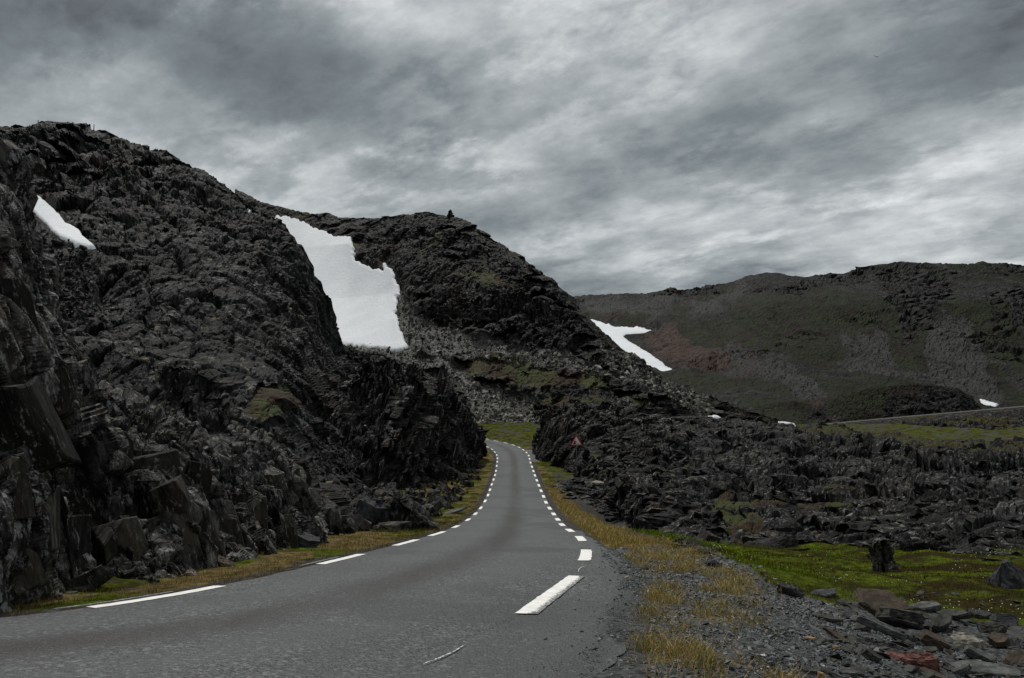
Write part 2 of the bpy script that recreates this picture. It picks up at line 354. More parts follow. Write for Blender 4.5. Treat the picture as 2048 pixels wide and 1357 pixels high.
c = mixc(t, ramp(t, k, 0.50, 0.72), c, (0.105, 0.110, 0.107))
t.links.new(c, b.inputs['Base Color']); b.inputs['Roughness'].default_value = 0.7
bump(t, b, noise(t, co, 60, 4), 0.004, 0.5)

def ground_mat():
    m, t, b = newmat('verge_ground')
    co = nd(t, 'ShaderNodeTexCoord').outputs['Object']
    mk = nd(t, 'ShaderNodeSeparateColor', {0: nd(t, 'ShaderNodeAttribute', attribute_name='mask').outputs['Color']})
    dist = nd(t, 'ShaderNodeVectorMath', {0: co}, operation='LENGTH').outputs['Value']
    n1 = noise(t, co, 0.8, 6, 0.65); n2 = noise(t, co, 5.0, 6, 0.7); n3 = noise(t, co, 28, 4, 0.7)
    vo = nd(t, 'ShaderNodeTexVoronoi', {'Vector': co, 'Scale': 26.0}); ch = nd(t, 'ShaderNodeSeparateColor', {0: vo.outputs['Color']}).outputs[0]
    gravel = mixc(t, ch, (0.028, 0.030, 0.032), (0.105, 0.108, 0.108))
    soil = mixc(t, n3, (0.022, 0.017, 0.012), (0.06, 0.045, 0.030))
    green = mixc(t, ramp(t, n2, 0.35, 0.62), (0.024, 0.033, 0.004), (0.080, 0.100, 0.008))
    green = mixc(t, ramp(t, n1, 0.44, 0.58), green, (0.026, 0.019, 0.007))
    dry = mixc(t, ramp(t, n2, 0.38, 0.62), (0.070, 0.052, 0.024), (0.17, 0.125, 0.05))
    c = mixc(t, ramp(t, n2, 0.4, 0.6), gravel, soil)
    c = mixc(t, mk.outputs[2], c, gravel)
    c = mixc(t, ramp(t, math_(t, 'ADD', math_(t, 'MULTIPLY', mk.outputs[1], math_(t, 'SUBTRACT', 1.0, math_(t, 'MULTIPLY', mk.outputs[2], 0.45))), math_(t, 'MULTIPLY', math_(t, 'SUBTRACT', n2, 0.5), 0.9)), 0.35, 0.65), c, dry)
    c = mixc(t, ramp(t, math_(t, 'ADD', mk.outputs[0], math_(t, 'MULTIPLY', math_(t, 'SUBTRACT', n2, 0.5), 0.7)), 0.35, 0.65), c, green)
    t.links.new(c, b.inputs['Base Color']); b.inputs['Roughness'].default_value = 1.0; b.inputs['Specular IOR Level'].default_value = 0.03
    bump(t, b, math_(t, 'ADD', n2, math_(t, 'MULTIPLY', n3, 0.35)), 0.09, 0.9)
    return m
M_ground = ground_mat()
def flat_mat(name, col, rough=0.5, metal=0.0, s=20):
    m, t, b = newmat(name); co = nd(t, 'ShaderNodeTexCoord').outputs['Object']
    c = mixc(t, ramp(t, noise(t, co, s, 4), 0.3, 0.7), tuple(x * 0.8 for x in col), tuple(min(1, x * 1.1) for x in col))
    t.links.new(c, b.inputs['Base Color']); b.inputs['Roughness'].default_value = rough; b.inputs['Metallic'].default_value = metal
    return m
M_steel = flat_mat('galvanised_steel', (0.10, 0.105, 0.11), 0.5, 0.4); M_sred = flat_mat('sign_red', (0.45, 0.014, 0.025), 0.45)
M_swhite = flat_mat('sign_white', (0.62, 0.63, 0.65), 0.45); M_sblack = flat_mat('sign_black', (0.006, 0.006, 0.007), 0.5)
M_bird = flat_mat('bird_plumage', (0.05, 0.05, 0.05), 0.8); M_wood = flat_mat('weathered_wood', (0.05, 0.045, 0.04), 0.9)

# ------------------------------------------------------------------ the road, measured from its painted dashes
PY_ = np.array([0, 4, 9., 14.39, 19.86, 25.33, 30.81, 36.29, 41.77, 47.27, 52.76, 58.26, 63.76, 69.26, 74.77, 80.26, 85.76, 91.26, 96.76, 102.25, 107.75, 113.25, 118.74, 124.23, 133, 142, 150, 165, 185])
PZ_ = np.array([-1.28, -1.55, -1.93, -2.36, -2.86, -3.40, -3.92, -4.38, -4.76, -5.04, -5.23, -5.34, -5.39, -5.38, -5.32, -5.22, -5.09, -4.92, -4.70, -4.48, -4.27, -4.05, -3.82, -3.60, -3.24, -2.84, -2.42, -1.55, -0.25])
def zr(Y):
    Y = np.asarray(Y, float); k = np.array([-2.2, -1.1, 0, 1.1, 2.2])
    return sum(np.interp(Y + a, PY_, PZ_) for a in k) / 5
def hit(px, py, fz):
    r = P(px, py, 1.0); Yv = np.exp(np.linspace(math.log(2.5), math.log(230), 6000)); g = r[2] * Yv - fz(r[0] * Yv, Yv)
    i = np.where((g[:-1] > 0) & (g[1:] <= 0))[0]
    Y = Yv[i[0]] if len(i) else 230.0
    return r * Y
RP = [(1178, 1110), (1162, 1076), (1142, 1063), (1124.5, 1051), (1116, 1040), (1108.5, 1030), (1100, 1018), (1092, 1006), (1087.5, 994), (1082.5, 983), (1078, 972), (1074, 962), (1070, 952), (1067, 943), (1064, 934), (1061, 926), (1059, 918), (1058, 912)]
LP = [(470, 1170), (681, 1121), (812, 1087), (877, 1068), (912, 1054), (936, 1040), (951, 1028), (962, 1016), (970, 1003), (976, 991), (980, 980), (983.5, 969), (987, 960), (990, 951), (992, 942), (993.5, 932), (994.5, 924), (995, 917), (994, 911)]
fz = lambda X, Y: zr(Y)
RL = [np.array((-12.0, 0.9, 0)), np.array((-7.0, 2.2, 0)), np.array((-3.6, 3.9, 0))] + [hit(*q, fz) for q in [(840, 1333), (930, 1288), (1035, 1228), (1100, 1190), (1150, 1156)]] + [hit(*q, fz) for q in RP] + \
     [np.array((x, y, 0)) for x, y in ((2.15, 113.5), (1.75, 119), (1.1, 125), (0.0, 131), (-1.6, 137), (-3.9, 143), (-6.2, 149.5), (-8.2, 157), (-10.5, 165), (-14, 174))]
LL = [np.array((-15, 3.9, 0)), np.array((-9.0, 6.0, 0))] + [hit(*q, fz) for q in [(60, 1252), (185, 1225), (327, 1197)]] + [hit(*q, fz) for q in LP] + \
     [np.array((x, y, 0)) for x, y in ((-2.5, 114), (-3.0, 119.5), (-3.9, 125), (-5.2, 131), (-6.9, 136), (-8.6, 141), (-10.5, 147), (-12.6, 154.5), (-14.8, 163), (-18, 172))]
def resample(pts, n=None, step=0.4):
    p = np.array(pts)[:, :2]; s = np.r_[0, np.cumsum(np.linalg.norm(np.diff(p, axis=0), axis=1))]
    ss = np.arange(0, s[-1], step)
    q = np.stack([np.interp(ss, s, p[:, k]) for k in (0, 1)], -1)
    for _ in range(30):
        q[1:-1] = 0.25 * q[:-2] + 0.5 * q[1:-1] + 0.25 * q[2:]
    return q
RLq, LLq = resample(RL), resample(LL)
def along(q, s):
    a = np.r_[0, np.cumsum(np.linalg.norm(np.diff(q, axis=0), axis=1))]
    return np.stack([np.interp(s, a, q[:, 0]), np.interp(s, a, q[:, 1])], -1), a
xr_f = lambda Y: np.interp(Y, RLq[:, 1], RLq[:, 0])
xl_f = lambda Y: np.interp(Y, LLq[:, 1], LLq[:, 0])

# centre line with pairs across
n_c = 700
mid_l = LLq[np.linspace(0, len(LLq) - 1, n_c).astype(int)]
# pair every left point with the nearest right point in order
idx = []; j = 0
for pnt in mid_l:
    dd = np.linalg.norm(RLq[j:j + 60] - pnt, axis=1); j = j + int(np.argmin(dd)); idx.append(j)
idx = np.array(idx, float)
for _ in range(20): idx[1:-1] = 0.25 * idx[:-2] + 0.5 * idx[1:-1] + 0.25 * idx[2:]
pair_r = np.stack([np.interp(idx, np.arange(len(RLq)), RLq[:, k]) for k in (0, 1)], -1)

# outer edge of the crumbling shoulder, traced where it meets the gravel
ED = [np.array((-9.0, -1.5, 0)), np.array((-1.5, 0.8, 0)), np.array((0.1, 2.6, 0))] + [hit(*q, fz) for q in [(1195, 1357), (1212, 1300), (1240, 1230), (1268, 1172), (1262, 1142), (1225, 1112), (1196, 1090), (1172, 1072), (1152, 1061)]]
EDq = resample(ED, step=0.2)
def xe_f(Y):
    Y = np.asarray(Y, float); a = np.interp(Y, EDq[:, 1], EDq[:, 0]); b = xr_f_(Y) + 0.28
    w_ = np.clip((Y - 21) / 5, 0, 1); return np.maximum(a * (1 - w_) + b * w_, b)
xr_f_ = lambda Y: np.interp(Y, RLq[:, 1], RLq[:, 0])
# ------------------------------------------------------------------ ground
ZMY = np.array([-5, 0, 6, 13, 20, 26, 36, 46, 60, 90, 110, 124, 150, 165, 178, 186, 220, 300, 8000.])
ZMZ = np.array([-1.5, -1.75, -2.15, -2.62, -3.25, -3.95, -4.7, -5.2, -5.6, -5.2, -4.5, -3.7, -2.5, -1.5, -0.3, 0.2, -2, -8, -8.0])
def gz(X, Y):
    X, Y = np.broadcast_arrays(np.asarray(X, float), np.asarray(Y, float))
    base = zr(np.minimum(Y, 185))
    er = X - xr_f(np.clip(Y, 0.9, 170)); el = xl_f(np.clip(Y, 3.9, 170)) - X
    zm = np.interp(Y, ZMY, ZMZ)
    near = smooth01((40 - Y) / 20)
    a = smooth01((er - (1.6 + 0.5 * near)) / 2.6)
    z = base * (1 - a) + zm * a
    l = smooth01((el - 1.2) / 3.0)
    z = z * (1 - l) + (zm + 0.35) * l * (Y > 24) + (base + 0.15) * l * (Y <= 24)
    # far slopes beyond the bend climb to the foot of the hill
    z = np.where(Y > 150, z + 1.6 * smooth01((Y - 150) / 30) * smooth01((40 - X) / 20) * (Y < 200), z)
    z = np.where(Y > 186, np.minimum(z, np.interp(Y, [186, 220, 300, 8000], [1.4, -2, -8, -8])), z)
    # shelf with the road sign
    z = z + 0.95 * np.exp(-((X - 5.9) / 2.3) ** 2 - ((Y - 66) / 9) ** 2) * smooth01((er - 0.5) / 2)
    # ditch between verge and outcrop
    z = z - 0.7 * np.exp(-((er - 3.6) / 1.1) ** 2) * smooth01((Y - 22) / 8) * smooth01((58 - Y) / 8)
    off = np.minimum(smooth01((er - 0.3) / 1.2) + smooth01((el - 0.3) / 1.0), 1)
    pp = np.stack([X, Y, X * 0], -1)
    z = z + off * (0.10 * fbm(pp, 1.9, 4, 5) + (0.22 * fbm(pp, 7.0, 3, 8) + 0.16 * fbm(pp, 1.3, 2, 9) * smooth01((Y - 9) / 3) * smooth01((40 - Y) / 8)) * smooth01((er + el * 0 - 2) / 3)) - 0.035
    return z
ys = np.r_[np.linspace(-14, 2.2, 20), np.exp(np.linspace(math.log(2.3), math.log(200), 380)), np.exp(np.linspace(math.log(210), math.log(9000), 40))]
us = np.linspace(-1, 1, 380); us = np.sign(us) * (np.abs(us) ** 1.35)
wid = 12 + 1.25 * np.clip(ys, 0, None)
XX = us[None] * wid[:, None]; YY = np.repeat(ys[:, None], len(us), 1)
ZZ = gz(XX, YY)
er = XX - xr_f(np.clip(YY, .9, 170)); el = xl_f(np.clip(YY, 3.9, 170)) - XX
pp = np.stack([XX, YY, XX * 0], -1)
def zone(X, Y):
    """how much green turf, dry grass and bare gravel there is at a point of the verge"""
    er = X - xr_f(np.clip(Y, .9, 170)); el = xl_f(np.clip(Y, 3.9, 170)) - X
    pp = np.stack([X, Y, X * 0], -1)
    nA = fbm(pp, 1.1, 4, 21); nB = fbm(pp, 4.0, 3, 31)
    near = smooth01((16.5 - Y) / 3)
    apron = np.where(Y < 26, xe_f(Y) - xr_f(np.clip(Y, .9, 170)), 0.4) + 0.05
    # right side
    rgt = smooth01((er - apron) / 0.25)
    dryw = rgt * smooth01((apron + 1.75 + 0.7 * nB - er) / 0.6)
    dry = dryw * np.where(Y < 16, smooth01(0.78 + 1.3 * nA + 0.05 * (Y - 9)), smooth01(0.85 + 0.9 * nA))
    dry = dry * smooth01((Y - 3.4) / 1.5)
    grn = rgt * smooth01((er - (apron + 1.45 + 0.5 * nB)) / 0.6) * smooth01((Y - (10.0 + 1.0 * nB) + 0.18 * np.clip(X - 3, 0, 9)) / 1.2) * smooth01((33 - Y + 6 * nB) / 5)
    grn = np.maximum(grn, rgt * smooth01((Y - 60) / 15) * smooth01(0.65 + 1.2 * nA) * (Y < 240))
    grav = smooth01((er - 0.3) / 0.3) * (1 - smooth01((Y - 15) / 4))
    # left side
    lef = smooth01((el - 0.35) / 0.3)
    gl = lef * smooth01(0.55 + 1.5 * nA)
    dl = lef * smooth01(0.55 - 1.5 * nA)
    grn = np.maximum(grn, gl * 0.9 * (Y < 240)); dry = np.maximum(dry, dl * (Y < 240) * (el < 6))
    return np.clip(grn, 0, 1), np.clip(dry, 0, 1), np.clip(grav, 0, 1)
g_, d_, v_ = zone(XX, YY)
ZZ = ZZ + g_ * 0.05 * (0.5 + 0.5 * fbm(pp, 0.55, 3, 44)) + 0.02 * fbm(pp, 0.2, 2, 45) * np.minimum(1, np.clip(er, 0, 1) + np.clip(el, 0, 1))
onroad = (XX < xe_f(YY) - 0.1) & (el < 0.15)
ZZ = ZZ - np.where(onroad, 0.05, 0.0)
ground = mesh_obj('ground', np.stack([XX, YY, ZZ], -1), grid_faces(*XX.shape), M_ground, smooth=True, attr={'mask': np.stack([g_, d_, v_, g_ * 0 + 1], -1)})
tag(ground, 'uneven verges, gravel and turf on both sides of the road', kind='structure')

# road surface
across = np.array([-0.06, -0.02, 0.0, .1, .2, .3, .4, .5, .6, .7, .8, .9, 1.0, 1.03, 1.06])
near_c = smooth01((22 - pair_r[:, 1]) / 10)
RV = []; LA = []
for a in across:
    ext = a + 0 * near_c
    ext = ext + (0.02 * fbm(np.stack([pair_r[:, 0], pair_r[:, 1], pair_r[:, 0] * 0], -1), 0.8, 3, 77) if a in (across[0], across[-1]) else 0)
    q = mid_l + (pair_r - mid_l) * ext[:, None] if np.ndim(ext) else mid_l + (pair_r - mid_l) * ext
    crown = 0.035 * (1 - (2 * a - 1) ** 2)
    RV.append(np.stack([q[:, 0], q[:, 1], zr(q[:, 1]) + crown + (-0.10 if a in (across[0], across[-1]) else 0.0)], -1))
    LA.append(np.stack([np.full(n_c, np.clip(a, 0, 1)), np.full(n_c, np.clip((a - 1.035) / 0.03, 0, 1) if a > 1 else np.clip(-a / 0.06, 0, 1) * 0.8), np.zeros(n_c), np.ones(n_c)], -1))
RV = np.stack(RV, 1); LA = np.stack(LA, 1)
road = mesh_obj('road', RV, grid_faces(n_c, len(across)), M_road, smooth=True, attr={'lane': LA})
tag(road, 'narrow grey asphalt road curving between the rock walls', kind='structure')
# crumbling gravelly shoulder between the painted edge and the gravel
Yr = np.r_[np.linspace(0.95, 4, 20), np.linspace(4.1, 25.5, 190)]; fr_ = np.linspace(0, 1, 16)
xa, xb = xr_f(Yr) + 0.10, xe_f(Yr) + 0.18 * fbm(np.stack([Yr, Yr * 0, Yr * 0], -1), 0.5, 4, 71) + 0.05
AX = xa[:, None] + (xb - xa)[:, None] * fr_[None]; AY = np.repeat(Yr[:, None], 16, 1)
AZ = zr(AY) - 0.0035 - 0.055 * smooth01((fr_[None] - 0.80) / 0.2) + 0.006 * fbm(np.stack([AX, AY, AX * 0], -1), 0.12, 2, 5)
edg = np.clip(-0.05 + 0.9 * fr_[None] + 0.3 * fbm(np.stack([AX, AY, AX * 0], -1), 0.7, 3, 6), 0, 1)
sh = mesh_obj('road_shoulder', np.stack([AX, AY, AZ], -1), grid_faces(len(Yr), 16), M_road, smooth=True, attr={'lane': np.stack([AX * 0 + 1, edg, AX * 0, AX * 0 + 1], -1)})
Yl = np.linspace(98, 119, 40); fl_ = np.linspace(0, 1, 8)
xa = xr_f(Yl) + 0.12; xb = xa + 4.2 * np.sin(np.clip((Yl - 98) / 21, 0, 1) * math.pi) ** 0.6
LX = xa[:, None] + (xb - xa)[:, None] * fl_[None]; LY = np.repeat(Yl[:, None], 8, 1)
lb = mesh_obj('lay_by', np.stack([LX, LY, np.maximum(zr(LY) - 0.004, gz(LX, LY) + 0.03 * (fl_[None] < 0.95))], -1), grid_faces(40, 8), M_road, smooth=True, attr={'lane': np.stack([LX * 0 + 0.9, LX * 0 + 0.25, LX * 0, LX * 0 + 1], -1)})
tag(lb, 'small asphalt lay-by at the bend behind the rock wall', kind='structure')
tag(sh, 'dark crumbling asphalt shoulder right of the painted edge', kind='structure')
def dash(q, s0, s1, width, wear_side, wear, off=0.0, name='edge_line_dash', lift=0.006, taper=False):
    s = np.linspace(s0, s1, max(6, int((s1 - s0) / 0.12)))
    p, a = along(q, s); p2, _ = along(q, s + 0.05); tn = p2 - p; tn /= np.linalg.norm(tn, axis=1)[:, None]; nn = np.stack([tn[:, 1], -tn[:, 0]], -1)
    ac = np.linspace(-0.5, 0.5, 7); V = []; W = []
    for k in ac:
        jag = rng.normal(0, 0.004, len(s)) * (abs(k) > 0.45)
        r = p + nn * (k * width + off + jag)[:, None]
        V.append(np.stack([r[:, 0], r[:, 1], zr(r[:, 1]) + lift + 0.012 * np.clip((0.5 - k * wear_side), 0, 1) * 0], -1))
        endw = np.clip(1 - np.minimum(s - s0, s1 - s) / 0.06, 0, 1) * 0.25
        W.append(np.clip(wear * (smooth01((k * wear_side + 0.25) / 0.75) if name != 'faded_line' else 0.62) + endw + 0.08, 0, 1))
    V = np.stack(V, 1); W = np.stack(W, 1)
    return mesh_obj(name, V, grid_faces(len(s), 7), M_paint, road, smooth=True, attr={'wear': np.stack([W, W, W, W], -1)})
def arc_at(q, pnt):
    a = np.r_[0, np.cumsum(np.linalg.norm(np.diff(q, axis=0), axis=1))]
    return a[np.argmin(np.linalg.norm(q - np.asarray(pnt)[:2], axis=1))]
s0 = arc_at(RLq, hit(1100, 1190, fz))
R0 = (arc_at(RLq, hit(1032, 1230, fz)), arc_at(RLq, hit(1163, 1154, fz)))
for k in range(0, 29):
    c0 = s0 + k * 5.5
    if k == 0:
        pa, pb = hit(1052, 1229, fz)[:2], hit(1154, 1153, fz)[:2]; dv_ = pb - pa; q2 = pa + np.linspace(-0.2, 1.2, 60)[:, None] * dv_; ln = np.linalg.norm(dv_)
        dash(q2, 0.2 * ln, 1.2 * ln, 0.23, 1, 0.62, lift=0.008); continue
    dash(RLq, R0[0] if k == 0 else c0 - 1.25, R0[1] if k == 0 else c0 + 1.25, 0.27 if k == 0 else 0.21, 1, 0.62 if k == 0 else (0.1 if k > 2 else 0.3), lift=0.008)
sL = arc_at(LLq, hit(327, 1197, fz)); sL2 = [arc_at(LLq, hit(*q, fz)) for q in LP[1:18]]
cents = [sL] + sL2
while cents[-1] < arc_at(LLq, LLq[-1]) - 6: cents.append(cents[-1] + 5.5)
L0 = [tuple(arc_at(LLq, hit(*q, fz)) for q in e) for e in (((185, 1225), (470, 1170)), ((628, 1131), (733, 1111)), ((787, 1092), (838, 1081)), ((862, 1073), (893, 1064)))]
for k, c0 in enumerate(cents):
    dash(LLq, L0[k][0] if k < 4 else c0 - 1.2, L0[k][1] if k < 4 else c0 + 1.2, 0.17, -1, 0.2, lift=0.008)
    if k < 2:
        dash(LLq, L0[k][0] - 0.25, L0[k][1] - 0.6, 0.05, -1, 1.0, off=-0.22, name='faded_line', lift=0.007)
# scratch left by a worn older dash, and a short curl of paint
a_, b_ = hit(845, 1331, fz), hit(932, 1290, fz)
def strip(p0, p1, wd, bend, name, wear):
    p0, p1 = np.array(p0)[:2], np.array(p1)[:2]; tt = np.linspace(0, 1, 24); dv = p1 - p0; nn = np.array([dv[1], -dv[0]]) / np.linalg.norm(dv)
    c = p0 + tt[:, None] * dv + nn * (bend * np.sin(tt * math.pi))[:, None]
    V = []
    for k in (-0.5, 0.5):
        r = c + nn * (k * wd * (0.4 + np.sin(tt * 3.1)) + rng.normal(0, wd * 0.15, 24))[:, None]
        V.append(np.stack([r[:, 0], r[:, 1], zr(r[:, 1]) + 0.010], -1))
    V = np.stack(V, 1); W = np.full((24, 2), wear)
    return mesh_obj(name, V, grid_faces(24, 2), M_paint, road, attr={'wear': np.stack([W] * 4, -1)})
strip(a_, b_, 0.012, 0.03, 'paint_scratch', 0.56)
strip(hit(1158, 1146, fz), hit(1170, 1133, fz), 0.008, -0.04, 'paint_scratch', 0.5)

# ------------------------------------------------------------------ lofted terrain
def loft(rows, px, ns, back, ysm=0):
    PYs, Ys = [], []
    for r in rows:
        a = np.array(r, float); PYs.append(np.interp(px, a[:, 0], a[:, 1])); Ys.append(np.interp(px, a[:, 0], a[:, 2]))
    # keep the crest as traced, round the rest across
    ker = np.hanning(15); ker /= ker.sum()
    def sm(v): return np.convolve(np.pad(v, 7, mode='edge'), ker, 'valid')
    Ys = [sm(y) for y in Ys]; PYs = [sm(p) if k < len(rows) - 1 else p for k, p in enumerate(PYs)]
    gp, gy = [], []
    for k in range(len(rows) - 1):
        for i in range(ns[k]):
            f = i / ns[k]; gp.append(PYs[k] * (1 - f) + PYs[k + 1] * f); gy.append(Ys[k] * (1 - f) + Ys[k + 1] * f)
    gp.append(PYs[-1]); gy.append(Ys[-1])
    gp = np.array(gp); gy = np.array(gy)
    if ysm:
        ker = np.hanning(2 * ysm + 1); ker /= ker.sum()
        gy2 = np.apply_along_axis(lambda v: np.convolve(np.pad(v, ysm, mode='reflect', reflect_type='odd'), ker, 'valid'), 0, gy); gy = gy2
    PX = np.repeat(px[None], len(gp), 0)
    V = P(PX, gp, gy)
    nb = len(back); cr = V[-1]
    back = [back[0]] if nb == 1 else [(a0 + (a1 - a0) * q / 4, b0 + (b1 - b0) * q / 4) for (a0, b0), (a1, b1) in zip([(0, 0)] + back[:-1], back) for q in (1, 2, 3, 4)]
    nb = len(back)
    B = np.stack([np.stack([cr[:, 0] * (1 + dy / cr[:, 1]), cr[:, 1] + dy, cr[:, 2] + dz], -1) for dy, dz in back], 0)
    V = np.concatenate([V, B], 0); PX = np.concatenate([PX, np.repeat(px[None], nb, 0)], 0); gp = np.concatenate([gp, np.repeat(gp[-1:], nb, 0)], 0)
    du = np.gradient(V, axis=1); dv = np.gradient(V, axis=0); N = np.cross(du, dv); N /= np.linalg.norm(N, axis=-1)[..., None] + 1e-9
    return V, N, PX, gp
def sgrid(a, b, step): return np.linspace(a, b, int((b - a) / step) + 1)

# far hill on the right --------------------------------------------------------
px = sgrid(1080, 2240, 2.6)
crest = [(1080, 620), (1150, 604), (1250, 592), (1330, 585), (1440, 575), (1530, 558), (1600, 551), (1700, 541), (1760, 532), (1830, 527), (1890, 533), (1960, 531), (2048, 537), (2240, 556)]
cx_ = np.array([c[0] for c in crest]); cy_ = np.array([c[1] for c in crest])
def frow(f, Y, tilt=0.0): return [(x, 880 + f * (np.interp(x, cx_, cy_) - 880), Y + tilt * (x - 1600) / 500) for x in range(1080, 2241, 40)]
rows = [frow(0, 225), frow(.22, 330), frow(.5, 440), frow(.78, 560), [(x, y, 740) for x, y in crest]]
V, N, PX, PYg = loft(rows, px, [36, 44, 44, 36], [(40, -2), (120, -20), (300, -140)], ysm=8)
spurs = fbm(V * np.array([1, 0.35, 0.5]), 75, 4, 3, ridged=True)
crag = smooth01(fbm(V, 60, 3, 9) * 2.2 - 0.25)
crag = np.maximum(crag, pmask(PX, PYg, [[(1740, 540), (1830, 533), (1910, 545), (1900, 600), (1840, 620), (1770, 585)], [(1780, 610), (1850, 600), (1870, 670), (1810, 680)], [(1980, 590), (2060, 580), (2080, 680), (1990, 660)], [(1540, 570), (1620, 575), (1600, 610), (1540, 600)]], 18, 20, 50))
f1, r1 = facet(V, 9, 51, (1, 1, 1.3)); f2, r2 = facet(V, 3.2, 52, (1, 1, 1.0))
soil = pmask(PX, PYg, [[(1200, 632), (1290, 640), (1300, 650), (1210, 648)], [(1275, 672), (1360, 668), (1440, 690), (1500, 730), (1510, 780), (1440, 770), (1360, 745), (1310, 712)], [(1570, 700), (1610, 715), (1570, 740)], [(1590, 790), (1650, 830), (1620, 840), (1580, 810)]], 22, 26, 40)
scr = pmask(PX, PYg, [[(1860, 640), (1930, 650), (1965, 730), (2000, 800), (1960, 820), (1880, 780), (1700, 770), (1660, 730), (1720, 720), (1780, 735), (1860, 740), (1840, 700)],
                      [(1680, 670), (1690, 672), (1745, 735), (1720, 740)], [(1715, 665), (1730, 672), (1770, 730), (1750, 730)], [(1750, 665), (1762, 672), (1800, 735), (1780, 735)],
                      [(1440, 690), (1520, 740), (1560, 760), (1620, 800), (1680, 830), (1600, 830), (1540, 790), (1460, 740)], [(1170, 610), (1340, 595), (1330, 650), (1240, 640), (1180, 630)], [(1380, 600), (1500, 585), (1480, 620), (1390, 640)]], 16, 22, 36)
scr = np.clip(scr + smooth01(fbm(V * np.array([1, 0.22, 0.22]), 16, 4, 63) * 4 - 1.0) * 0.75, 0, 1)
moss = smooth01(0.5 + 3.2 * fbm(V * np.array([1, 0.5, 0.5]), 32, 5, 71)) * (1 - crag) * (1 - scr) * 0.75
moss = np.clip(moss + 0.8 * (1 - scr) * pmask(PX, PYg, [[(1430, 600), (1560, 610), (1700, 605), (1790, 690), (1740, 700), (1650, 760), (1520, 720)], [(1760, 690), (1850, 700), (1860, 735), (1790, 730)], [(1900, 600), (2000, 620), (2100, 760), (1990, 740), (1900, 660)]], 20, 30, 50), 0, 1)
SN_R = [(1180, 640), (1200, 646), (1230, 654), (1270, 656), (1318, 663), (1290, 668), (1252, 670), (1246, 674), (1268, 690), (1302, 710), (1332, 732), (1353, 747), (1325, 747), (1295, 733), (1262, 713), (1230, 690), (1190, 660)]
SN_R2 = [(1958, 799), (1998, 810), (1993, 816), (1966, 816)]
sdr = np.minimum(sdpoly(PX, PYg, SN_R), sdpoly(PX, PYg, SN_R2)); calm = smooth01((sdr + 2) / 10)
disp = spurs * 9 * calm + calm * (crag * (f1 * 2.0 + f2 * 0.9) + (1 - crag) * f2 * (0.35 + 0.5 * scr) + 0.8 * fbm(V, 9, 4, 15))
hl = np.ones(V.shape[0]); hl[-8:] = 0.2; hl[:16] = np.linspace(0, 1, 16) ** 1.5
T1, _ = terrace(V, N, 14, 900, k=0.5); D1 = V + N * (disp * hl[:, None])[..., None] + T1 * (hl[:, None] * calm * np.clip(crag + 0.15, 0, 1))[..., None]
far_hill = mesh_obj('hill', D1, grid_faces(*PX.shape), M_far, attr={'mask': np.stack([moss, scr, 0.55 * soil * (1 - scr), 0.6 * r2 + 0.4 * r1], -1)})
tag(far_hill, 'broad far hill with scree streaks, red soil and dark heath', kind='structure')
def snow_on(V, N, PX, PYg, poly, lift, edge, label, wob=3.0, s=5, sub=4.0):
    """a snow field lying in its hollow: thick in the middle, sinking under the rocks at its rim"""
    sd = sdpoly(PX, PYg, poly) + fbm(np.stack([PX, PYg, PX * 0], -1), 11, 4, s, 0.65) * wob
    near = sd < edge * 2.2
    k = lift * smooth01((-sd + edge * 0.3) / edge) - sub * lift * smooth01((sd + edge * 0.1) / edge)
    k = k + lift * 0.05 * fbm(V, lift * 9, 3, s)
    W = (V + N * k[..., None]).reshape(-1, 3)
    keep = near.ravel(); F = grid_faces(*PX.shape, keep=keep)
    used = np.unique(F); mp = -np.ones(len(W), int); mp[used] = np.arange(len(used))
    o = mesh_obj('snow_patch', W[used], mp[F], M_snow, smooth=True)
    tag(o, label, 'snow patch')
    return o
base1 = V + N * (spurs * 9 * calm * hl[:, None])[..., None]
snow_on(base1, N, PX, PYg, SN_R, 0.8, 4, 'forked white snow patch in the gully right of the middle hill', 2.0)
snow_on(base1, N, PX, PYg, SN_R2, 0.8, 3, 'small white snow wedge beside the far road at the right edge', 0.6)

# spur with a dark cut face by the far road ---------------------------------------
px = sgrid(1530, 2010, 2.4)
cr_ = [(1530, 856), (1600, 838), (1640, 815), (1700, 786), (1760, 774), (1850, 771), (1915, 779), (1943, 794), (1962, 822), (2010, 846)]
rows = [[(x, 868, 232) for x in (1530, 2010)], [(x, 0.5 * (y + 862) + (6 if x < 1800 else 0), 240) for x, y in cr_], [(x, y, 254) for x, y in cr_]]
V, N, PX, PYg = loft(rows, px, [22, 30], [(10, 0), (30, -4), (70, -25)], ysm=4)
f2, r2 = facet(V, 2.6, 91, (1, 1, 2.2)); f3, r3 = facet(V, 0.9, 92, (1, 1, 1.5))
cut = pmask(PX, PYg, [[(1780, 790), (1900, 785), (1950, 800), (1965, 840), (1760, 845)], [(1600, 835), (1640, 820), (1660, 845)]], 14, 12, 30)
moss = smooth01(0.5 + 1.5 * fbm(V, 14, 4, 33)) * (1 - cut) + 0.6 * smooth01((PYg * 0 + 1)) * pmask(PX, PYg, [[(x, y - 6) for x, y in cr_] + [(x, y + 9) for x, y in cr_[::-1]]], 6, 4, 20)
spur = mesh_obj('hill', V + N * (0.5 * f2 * (0.3 + cut * 1.6) + 0.3 * f3 + 1.0 * fbm(V, 12, 3, 5))[..., None], grid_faces(*PX.shape), M_far, attr={'mask': np.stack([np.clip(moss, 0, 1), moss * 0, (1 - cut) * smooth01(fbm(V, 9, 3, 8) * 2 - .3), r2], -1)})
tag(spur, 'low heath-topped spur with a dark rock cut above the far road', kind='structure')

